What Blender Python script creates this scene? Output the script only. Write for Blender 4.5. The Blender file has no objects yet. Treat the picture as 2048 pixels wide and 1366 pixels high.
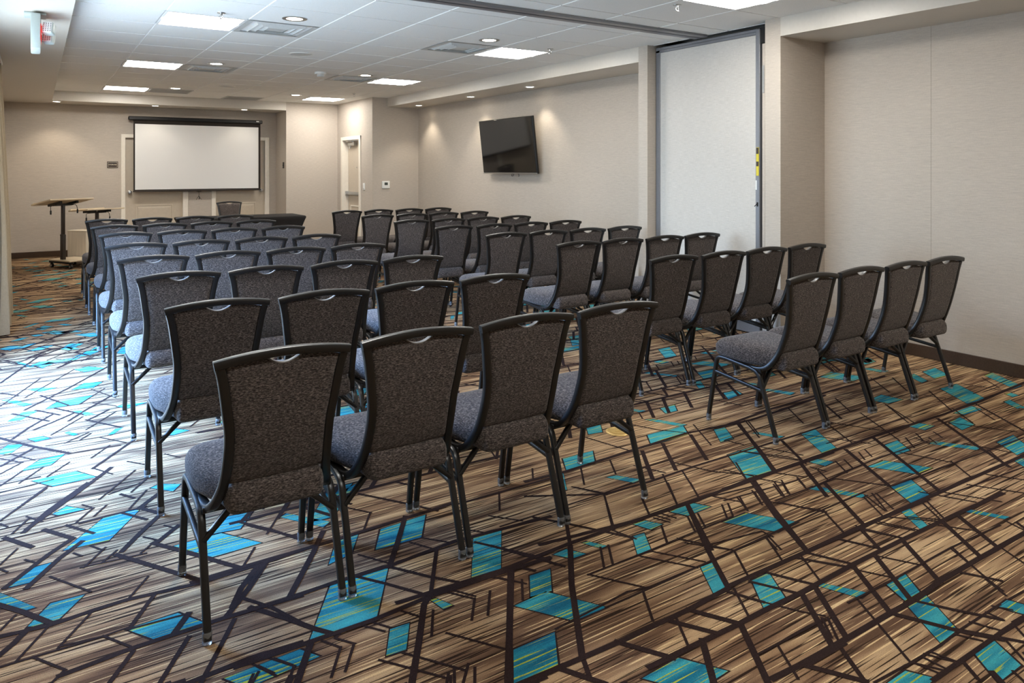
import bpy, bmesh, math, random
from mathutils import Vector, Matrix
random.seed(7)
S = bpy.context.scene
COL = S.collection
PI = math.pi

# ------------------------------------------------------------------ helpers
def tag(o, label=None, cat=None, group=None, kind=None):
    if label: o['label'] = label
    if cat: o['category'] = cat
    if group: o['group'] = group
    if kind: o['kind'] = kind
    return o

def empty(name, loc=(0, 0, 0), rz=0.0):
    o = bpy.data.objects.new(name, None)
    o.empty_display_size = .1
    o.location = loc
    o.rotation_euler = (0, 0, rz)
    COL.objects.link(o)
    return o

class MB:
    """collects pieces and links them as one mesh object"""
    def __init__(s):
        s.v = []; s.f = []; s.m = []; s.cur = 0
    def add(s, vs, fs):
        b = len(s.v)
        s.v += [tuple(p) for p in vs]
        for f in fs:
            s.f.append(tuple(b + i for i in f)); s.m.append(s.cur)
        return s
    def box(s, x0, x1, y0, y1, z0, z1):
        if x0 > x1: x0, x1 = x1, x0
        if y0 > y1: y0, y1 = y1, y0
        if z0 > z1: z0, z1 = z1, z0
        v = [(x0, y0, z0), (x1, y0, z0), (x1, y1, z0), (x0, y1, z0), (x0, y0, z1), (x1, y0, z1), (x1, y1, z1), (x0, y1, z1)]
        return s.add(v, [(3, 2, 1, 0), (4, 5, 6, 7), (0, 1, 5, 4), (1, 2, 6, 5), (2, 3, 7, 6), (3, 0, 4, 7)])
    def rbox(s, x0, x1, y0, y1, z0, z1, r=.004, seg=2, mat=None):
        bm = bmesh.new()
        bmesh.ops.create_cube(bm, size=1.0)
        for v in bm.verts:
            v.co = Vector(((x0 + x1) / 2 + v.co.x * (x1 - x0), (y0 + y1) / 2 + v.co.y * (y1 - y0), (z0 + z1) / 2 + v.co.z * (z1 - z0)))
        bmesh.ops.bevel(bm, geom=bm.edges[:], offset=r, segments=seg, affect='EDGES', profile=.5)
        if mat is not None:
            bm.transform(mat)
        bm.verts.index_update()
        s.add([v.co[:] for v in bm.verts], [[v.index for v in f.verts] for f in bm.faces])
        bm.free()
        return s
    def prism(s, poly, z0, z1):
        n = len(poly)
        v = [(x, y, z0) for x, y in poly] + [(x, y, z1) for x, y in poly]
        f = [tuple(range(n - 1, -1, -1)), tuple(range(n, 2 * n))]
        f += [(i, (i + 1) % n, n + (i + 1) % n, n + i) for i in range(n)]
        return s.add(v, f)
    def lathe(s, prof, n=24, c=(0, 0, 0), axis='Z'):
        v = []; f = []
        for r, h in prof:
            for k in range(n):
                a = 2 * PI * k / n
                if axis == 'Z': p = (c[0] + r * math.cos(a), c[1] + r * math.sin(a), c[2] + h)
                elif axis == 'X': p = (c[0] + h, c[1] + r * math.cos(a), c[2] + r * math.sin(a))
                else: p = (c[0] + r * math.sin(a), c[1] + h, c[2] + r * math.cos(a))
                v.append(p)
        for i in range(len(prof) - 1):
            for k in range(n):
                f.append((i * n + k, i * n + (k + 1) % n, (i + 1) * n + (k + 1) % n, (i + 1) * n + k))
        if prof[0][0] > 1e-6: f.append(tuple(range(n - 1, -1, -1)))
        if prof[-1][0] > 1e-6: f.append(tuple((len(prof) - 1) * n + k for k in range(n)))
        return s.add(v, f)
    def sweep(s, path, w, h, ref=(1, 0, 0), rnd=.3, cap=True, n=2):
        """rounded-rectangle tube along a path; w along ref, h across it"""
        P = [Vector(p) for p in path]; ref = Vector(ref)
        rr = rnd * min(w, h)
        sec = []
        for cx, cy, a0 in ((w / 2 - rr, h / 2 - rr, 0), (-w / 2 + rr, h / 2 - rr, 90), (-w / 2 + rr, -h / 2 + rr, 180), (w / 2 - rr, -h / 2 + rr, 270)):
            for k in range(n + 1):
                a = math.radians(a0 + 90 * k / n)
                sec.append((cx + rr * math.cos(a), cy + rr * math.sin(a)))
        m = len(sec); v = []; f = []
        for i, p in enumerate(P):
            if i == 0: t = P[1] - P[0]
            elif i == len(P) - 1: t = P[-1] - P[-2]
            else: t = (P[i + 1] - p).normalized() + (p - P[i - 1]).normalized()
            t.normalize()
            a = (ref - t * ref.dot(t)).normalized(); b = t.cross(a)
            k = 1.0
            if 0 < i < len(P) - 1:
                c = (P[i + 1] - p).normalized().dot(t)
                k = 1 / max(c, .5)
            for x, y in sec:
                v.append(p + a * x + b * y * k)
        for i in range(len(P) - 1):
            for k in range(m):
                f.append((i * m + k, i * m + (k + 1) % m, (i + 1) * m + (k + 1) % m, (i + 1) * m + k))
        if cap:
            f.append(tuple(range(m - 1, -1, -1))); f.append(tuple((len(P) - 1) * m + k for k in range(m)))
        return s.add(v, f)
    def tube(s, path, r, n=10, cap=True):
        return s.sweep(path, 2 * r, 2 * r, ref=(.31, .77, .55), rnd=.5, cap=cap, n=max(1, n // 4))
    def xf(s, mat):
        s.v = [tuple(mat @ Vector(p)) for p in s.v]
        return s
    def mesh(s, name, mats, smooth=35):
        me = bpy.data.meshes.new(name)
        me.from_pydata(s.v, [], s.f)
        if not isinstance(mats, (list, tuple)): mats = [mats]
        for m in mats: me.materials.append(m)
        if len(mats) > 1: me.polygons.foreach_set('material_index', s.m)
        if smooth:
            me.polygons.foreach_set('use_smooth', [True] * len(me.polygons))
            me.set_sharp_from_angle(angle=math.radians(smooth))
        me.update()
        return me
    def build(s, name, mats, parent=None, smooth=35):
        o = bpy.data.objects.new(name, s.mesh(name, mats, smooth))
        COL.objects.link(o)
        if parent: o.parent = parent
        return o

def fillet(pts, r, n=5):
    P = [Vector(p) for p in pts]; out = [P[0]]
    for i in range(1, len(P) - 1):
        a = (P[i - 1] - P[i]); b = (P[i + 1] - P[i])
        d = min(r, a.length * .49, b.length * .49)
        p0 = P[i] + a.normalized() * d; p1 = P[i] + b.normalized() * d
        for k in range(n + 1):
            t = k / n
            out.append(p0 * (1 - t) ** 2 + P[i] * 2 * t * (1 - t) + p1 * t * t)
    out.append(P[-1])
    return out

def struct(o): return tag(o, kind='structure')

# ------------------------------------------------------------------ materials
def lin(c):
    return tuple(((x / 255.) / 12.92 if x / 255. <= .04045 else ((x / 255. + .055) / 1.055) ** 2.4) for x in c) + (1.0,)

def base_mat(name, rgb, rough=.5, metal=0.0, spec=.5):
    m = bpy.data.materials.new(name); m.use_nodes = True
    b = m.node_tree.nodes['Principled BSDF']
    b.inputs['Base Color'].default_value = lin(rgb)
    b.inputs['Roughness'].default_value = rough
    b.inputs['Metallic'].default_value = metal
    b.inputs['Specular IOR Level'].default_value = spec
    return m

def N(m, t, **kw):
    n = m.node_tree.nodes.new(t)
    for k, v in kw.items(): setattr(n, k, v)
    return n
def LK(m, a, b): m.node_tree.links.new(a, b)

def noise(m, scale, detail=2.0, rough=.5, mapping=None, coord='Object'):
    tc = N(m, 'ShaderNodeTexCoord')
    nz = N(m, 'ShaderNodeTexNoise')
    nz.inputs['Scale'].default_value = scale
    nz.inputs['Detail'].default_value = detail
    nz.inputs['Roughness'].default_value = rough
    if mapping:
        mp = N(m, 'ShaderNodeMapping')
        mp.inputs['Scale'].default_value = mapping
        LK(m, tc.outputs[coord], mp.inputs['Vector']); LK(m, mp.outputs['Vector'], nz.inputs['Vector'])
    else:
        LK(m, tc.outputs[coord], nz.inputs['Vector'])
    return nz.outputs['Fac']

def ramp(m, fac, stops, interp='LINEAR'):
    r = N(m, 'ShaderNodeValToRGB'); e = r.color_ramp; e.interpolation = interp
    while len(e.elements) < len(stops): e.elements.new(.5)
    for el, (p, c) in zip(e.elements, stops):
        el.position = p; el.color = lin(c)
    LK(m, fac, r.inputs['Fac'])
    return r.outputs['Color']

def math_node(m, op, a, b):
    n = N(m, 'ShaderNodeMath', operation=op)
    for i, x in enumerate((a, b)):
        if isinstance(x, (int, float)): n.inputs[i].default_value = x
        else: LK(m, x, n.inputs[i])
    return n.outputs[0]

def mul_col(m, col, fac, lo, hi):
    """multiply a colour by a value remapped to lo..hi"""
    mr = N(m, 'ShaderNodeMapRange')
    mr.inputs['From Min'].default_value = .3; mr.inputs['From Max'].default_value = .7
    mr.inputs['To Min'].default_value = lo; mr.inputs['To Max'].default_value = hi
    LK(m, fac, mr.inputs['Value'])
    mx = N(m, 'ShaderNodeVectorMath', operation='SCALE')
    LK(m, col, mx.inputs[0]); LK(m, mr.outputs['Result'], mx.inputs['Scale'])
    return mx.outputs['Vector']

def bump(m, fac, dist=.002, strength=.5):
    b = N(m, 'ShaderNodeBump'); b.inputs['Distance'].default_value = dist; b.inputs['Strength'].default_value = strength
    LK(m, fac, b.inputs['Height'])
    LK(m, b.outputs['Normal'], m.node_tree.nodes['Principled BSDF'].inputs['Normal'])

def setcol(m, c): LK(m, c, m.node_tree.nodes['Principled BSDF'].inputs['Base Color'])

def textured(name, rgb, rough, scale, lo, hi, mapping=None, detail=2, bd=0, bs=.4, metal=0, spec=.4):
    m = base_mat(name, rgb, rough, metal, spec)
    f = noise(m, scale, detail, .6, mapping)
    rg = N(m, 'ShaderNodeRGB'); rg.outputs[0].default_value = lin(rgb)
    setcol(m, mul_col(m, rg.outputs[0], f, lo, hi))
    if bd: bump(m, f, bd, bs)
    return m

def emit_mat(name, rgb, strength):
    m = bpy.data.materials.new(name); m.use_nodes = True
    nt = m.node_tree; nt.nodes.remove(nt.nodes['Principled BSDF'])
    e = N(m, 'ShaderNodeEmission'); e.inputs['Color'].default_value = lin(rgb); e.inputs['Strength'].default_value = strength
    LK(m, e.outputs[0], nt.nodes['Material Output'].inputs['Surface'])
    return m

# linen wall covering: fine horizontal threads
def wall_mat(name, rgb):
    m = base_mat(name, rgb, .75, 0, .25)
    f1 = noise(m, 1.0, 3, .6, (14, 14, 420)); f2 = noise(m, 1.0, 3, .6, (260, 260, 60)); f3 = noise(m, .9, 2, .5)
    rg = N(m, 'ShaderNodeRGB'); rg.outputs[0].default_value = lin(rgb)
    c = mul_col(m, rg.outputs[0], f1, .88, 1.12)
    c = mul_col(m, c, f2, .95, 1.05)
    c = mul_col(m, c, f3, .97, 1.03)
    setcol(m, c); bump(m, f1, .0008, .35)
    return m

def carpet_mat(name, field, darkc, lightc, dlo=.598, llo=.625):
    m = base_mat(name, (120, 90, 60), .95, 0, .12)
    base = math_node(m, 'ADD', math_node(m, 'MULTIPLY', noise(m, 1.0, 2, .5, (1.3, 17, 1)), .68), math_node(m, 'MULTIPLY', noise(m, 1.0, 1, .5, (1.7, 1.9, 1)), .32))
    c = ramp(m, base, field)
    for mp, lo, colr in (((2.4, 118, 1), dlo, darkc), ((3.0, 125, 1.3), llo, lightc), ((1.7, 64, 2.1), dlo + .035, darkc)):
        f = noise(m, 1.0, 1.5, .5, mp)
        r = N(m, 'ShaderNodeMapRange'); r.inputs['From Min'].default_value = lo - .025; r.inputs['From Max'].default_value = lo + .02
        LK(m, f, r.inputs['Value'])
        mx = N(m, 'ShaderNodeMix', data_type='RGBA')
        LK(m, r.outputs['Result'], mx.inputs[0]); LK(m, c, mx.inputs[6]); mx.inputs[7].default_value = lin(colr)
        c = mx.outputs[2]
    p = noise(m, 330, 2, .7)
    c = mul_col(m, c, p, .74, 1.26)
    setcol(m, c); bump(m, p, .004, .6)
    return m

WALL = wall_mat('linen_wall_covering', (188, 178, 166))
SEAM = textured('wall_seam', (128, 116, 102), .8, 60, .95, 1.05)
PANEL_FAB = wall_mat('pale_panel_fabric', (205, 200, 193))
SOFFIT = textured('soffit_paint', (206, 199, 188), .42, 40, .98, 1.02, spec=.5)
TILE = textured('ceiling_tile', (246, 246, 244), .9, 260, .86, 1.08, detail=3, bd=.001, bs=.3, spec=.2)
GRIDM = textured('ceiling_grid_white', (250, 250, 250), .5, 30, .98, 1.02)
TRIM = textured('white_trim_paint', (236, 228, 214), .4, 30, .97, 1.03)
DOORP = textured('door_paint', (196, 183, 164), .45, 25, .97, 1.03)
BASEB = textured('dark_brown_base', (66, 48, 32), .5, 120, .8, 1.2)
FRAME = textured('chair_frame_coat', (21, 18, 16), .36, 200, .9, 1.1, spec=.6)
FABRIC = base_mat('charcoal_chair_fabric', (92, 84, 79), .9, 0, .2)
def _fab():
    m = FABRIC
    f = noise(m, 1.0, 2, .6, (115, 115, 340)); g = noise(m, 420, 2, .6)
    c = ramp(m, f, [(.34, (36, 31, 30)), (.45, (68, 61, 58)), (.56, (90, 82, 78)), (.68, (128, 117, 111))])
    c = mul_col(m, c, g, .75, 1.25)
    setcol(m, c); bump(m, f, .004, .7)
    m.node_tree.nodes['Principled BSDF'].inputs['Sheen Weight'].default_value = .15
_fab()
HANDLE = textured('grey_handle_plastic', (120, 116, 112), .35, 100, .95, 1.05)
CLEAR = base_mat('clear_glide_plastic', (225, 228, 230), .15, 0, .6)
CLEAR.node_tree.nodes['Principled BSDF'].inputs['Transmission Weight'].default_value = .8
CHROME = textured('brushed_metal', (190, 190, 188), .28, 60, .95, 1.05, metal=.9)
ALU = textured('grey_aluminium', (138, 139, 144), .42, 80, .96, 1.04, metal=.55)
GAPSHADE = textured('dark_gap_shade', (30, 30, 32), .6, 80, .9, 1.1)  # near-black colour paints the shade inside track slot, ducts and panel pocket
BLACK = textured('black_plastic', (16, 15, 15), .4, 90, .9, 1.1)
GLOSSB = textured('black_screen_glass', (8, 8, 9), .06, 2, .98, 1.02, spec=.6)
SCREENW = textured('white_projection_fabric', (226, 225, 223), .8, 300, .98, 1.02, spec=.1)
SCREENB = textured('black_screen_border', (44, 38, 34), .8, 300, .95, 1.05, spec=.2)
WHITEP = textured('white_plastic', (232, 232, 228), .4, 80, .98, 1.02)
VENTM = textured('white_vent_metal', (205, 206, 204), .45, 80, .95, 1.05)
GREYP = textured('grey_perforated_metal', (150, 150, 148), .5, 600, .7, 1.2)
CLOTH = textured('black_spandex_cloth', (30, 27, 26), .8, 400, .9, 1.1, spec=.25)
WOODL = textured('pale_wood_laminate', (206, 188, 160), .5, 1, .88, 1.08, mapping=(6, 6, 60))
WOODG = textured('pale_grained_laminate', (214, 202, 182), .5, 1, .9, 1.08, mapping=(70, 70, 3))
STEELB = textured('dark_brown_steel', (44, 36, 31), .4, 80, .95, 1.05, spec=.5)
CURT = textured('beige_curtain_fabric', (166, 148, 122), .9, 1, .9, 1.08, mapping=(240, 240, 60), spec=.15)
BRASS = textured('brass_plate', (206, 172, 104), .35, 60, .96, 1.04, metal=.35)
SIGNB = textured('dark_brown_sign', (58, 46, 40), .45, 60, .97, 1.03)
SIGNT = textured('cream_sign_line', (222, 212, 190), .5, 60, .97, 1.03)
YELL = textured('yellow_label', (214, 196, 60), .5, 60, .97, 1.03)
SIGNW = textured('pale_grey_sign_plastic', (176, 184, 180), .4, 80, .98, 1.02)
LCD = textured('grey_lcd', (74, 80, 76), .2, 60, .97, 1.03)
LIGHTW = emit_mat('troffer_lens', (255, 251, 244), 37.0)
BASKET = textured('grey_perforated_basket', (92, 92, 91), .6, 600, .92, 1.04)
DOWNW = emit_mat('downlight_lens', (255, 243, 222), 14.0)
REDE = emit_mat('red_exit_letters', (255, 40, 30), 1.1)
LEDW = textured('lamp_lens', (228, 224, 226), .3, 500, .6, 1.15)
REFL = textured('white_reflector', (240, 240, 238), .5, 30, .99, 1.01)
GLASS = bpy.data.materials.new('window_glass'); GLASS.use_nodes = True
def _glass():
    nt = GLASS.node_tree; nt.nodes.remove(nt.nodes['Principled BSDF'])
    t = N(GLASS, 'ShaderNodeBsdfTransparent'); g = N(GLASS, 'ShaderNodeBsdfGlossy'); g.inputs['Roughness'].default_value = .02
    mx = N(GLASS, 'ShaderNodeMixShader'); mx.inputs[0].default_value = .06
    LK(GLASS, t.outputs[0], mx.inputs[1]); LK(GLASS, g.outputs[0], mx.inputs[2]); LK(GLASS, mx.outputs[0], nt.nodes['Material Output'].inputs['Surface'])
_glass()
CARPET = carpet_mat('striped_brown_carpet', [(.36, (92, 68, 51)), (.44, (114, 87, 66)), (.50, (144, 114, 86)), (.56, (172, 142, 108)), (.64, (188, 158, 122))], (48, 33, 23), (218, 188, 142))
TEALM = carpet_mat('teal_carpet_inlay', [(.36, (26, 96, 122)), (.46, (36, 124, 142)), (.54, (60, 152, 162)), (.64, (66, 160, 166))], (26, 88, 116), (166, 176, 66), .65, .605)
DARKM = textured('dark_carpet_line', (44, 31, 29), .95, 330, .7, 1.3, bd=.004, spec=.1)
TEAL = """2306 1999 2447 2000 2559 1835 2421 1831;2862 2003 2911 2004 3024 1825 2976 1823;3190 1813 3346 1813 3250 1678 3105 1676;3001 1669 3057 1664 2961 1532 2907 1532;3212 1517 3253 1513 3319 1394 3281 1396;1979 1816 2049 1813 1959 1680 1891 1678;2061 1660 2153 1661 2071 1534 1962 1532;2222 1522 2248 1523 2326 1403 2276 1399;2428 1398 2546 1397 2477 1310 2386 1309;2373 1302 2481 1295 2368 1135 2262 1135;2296 1056 2409 1054 2352 959 2220 960;2601 1129 2672 1129 2698 1066 2630 1065;1957 1126 2053 1126 2094 1063 2007 1061;1410 1507 1557 1514 1634 1397 1492 1390;2869 2455 3066 2459 2911 2202 2709 2208;3085 2735 3161 2725 3069 2590 2973 2591;3431 2444 3554 2443 3396 2209 3276 2203;2728 2875 2987 2866 2917 2765 2641 2754;2880 3056 2928 3045 3019 2873 2970 2871;3213 2586 3253 2580 3319 2466 3276 2463;2158 2864 2342 2860 2260 2744 2088 2743;2194 2581 2244 2573 2311 2477 2258 2470;2018 2730 2056 2725 1963 2575 1933 2582;2544 3167 2639 3161 2555 3039 2469 3051;2193 2179 2326 2190 2370 2118 2229 2114;1993 2182 2052 2180 2091 2118 2022 2111;1924 2109 1981 2105 1912 1995 1848 1999;1731 2178 1757 2174 1796 2110 1766 2108;1590 2169 1653 2174 1695 2107 1631 2110;1439 2100 1524 2097 1449 1985 1370 1996;1298 1983 1430 1993 1544 1814 1411 1815;1177 1803 1328 1804 1241 1669 1095 1675;3640 2105 3765 2105 3685 1998 3568 2002;3315 1996 3448 1996 3558 1822 3425 1825;3131 2182 3194 2188 3229 2119 3152 2112;4024 2186 4119 2191 4151 2114 4039 2109;4276 2098 4414 2108 4354 2004 4209 1999;4464 2166 4684 2171 4661 2106 4483 2117;4885 2451 5082 2445 4901 2189 4708 2207;5450 2443 5569 2448 5395 2195 5286 2194;3856 1993 3918 1994 4027 1822 3970 1816;4172 1811 4354 1811 4217 1676 4070 1676;3982 1657 4048 1655 4017 1596 3937 1592;4277 2570 4444 2587 4460 2459 4316 2471;4464 3041 4654 3068 4732 2868 4574 2859;4998 2716 5087 2726 4997 2592 4918 2587;5188 2721 5363 2729 5262 2586 5086 2588;3902 3052 3956 3047 4027 2909 3961 2898;3640 3149 3762 3162 3725 3076 3568 3049;5087 3137 5233 3142 5173 3056 5037 3053;5113 2174 5166 2161 5152 2113 5084 2118;4932 2101 5007 2103 4933 2002 4857 1997;4790 3320 4967 3341 4915 3248 4723 3224;4219 3307 4312 3322 4265 3234 4179 3231;4912 3018 4968 2972 5012 2867 4926 2883;1406 2435 1534 2437 1366 2173 1254 2185;1134 2690 1336 2704 1240 2547 1057 2556;955 2695 1045 2700 973 2580 877 2552;843 2429 1048 2418 896 2160 689 2174;832 3006 863 3026 988 2860 951 2831;1085 2160 1105 2159 1133 2095 1097 2093;912 2090 975 2086 913 1976 852 1981;437 2140 651 2147 690 2085 485 2064;1119 3101 1204 3139 1140 3024 1104 3023;726 3239 901 3221 879 3192 696 3210;433 2994 603 3000 716 2838 539 2832;552 3014 640 3130 752 3119 674 2997;85 3182 237 3403 364 3397 234 3175;57 3542 108 3592 173 3518 77 3519;-91 3002 -7 3104 50 3107 -2 2997;-27 2704 40 2817 136 2814 61 2704;-126 3007 -92 2967 -1 2818 -30 2816 -123 2945;232 2532 379 2535 445 2428 302 2425;426 3596 466 3619 544 3568 504 3506;-15 3971 158 3982 230 3864 63 3853;-55 4129 17 4239 119 4257 60 4138;-172 4446 -120 4555 -51 4526 -111 4406;-35 4598 30 4601 64 4547 -2 4534;130 4597 152 4605 188 4536 165 4528;320 4432 361 4513 399 4525 342 4429;-132 4984 -64 5116 11 5109 -75 4966;181 4979 218 4975 287 4854 239 4858;51 5124 122 5260 299 5267 225 5118;-173 5452 -135 5456 -20 5269 -64 5252;-37 5624 23 5638 111 5581 23 5539;195 5473 267 5593 369 5566 308 5447;226 6024 312 6056 413 5940 282 5906;-5 6262 79 6354 118 6308 40 6187;-144 6499 -101 6480 -9 6253 -40 6262;155 6752 228 6930 322 6879 220 6687;522 6377 587 6623 636 6496 583 6293;-245 7021 -176 7105 -92 7050 -171 6918;38 7524 130 7567 284 7427 153 7371;-2 7723 60 7851 136 7759 50 7654;404 4935 440 4970 565 4931 457 4873;575 4274 628 4357 697 4275 612 4245"""
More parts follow.
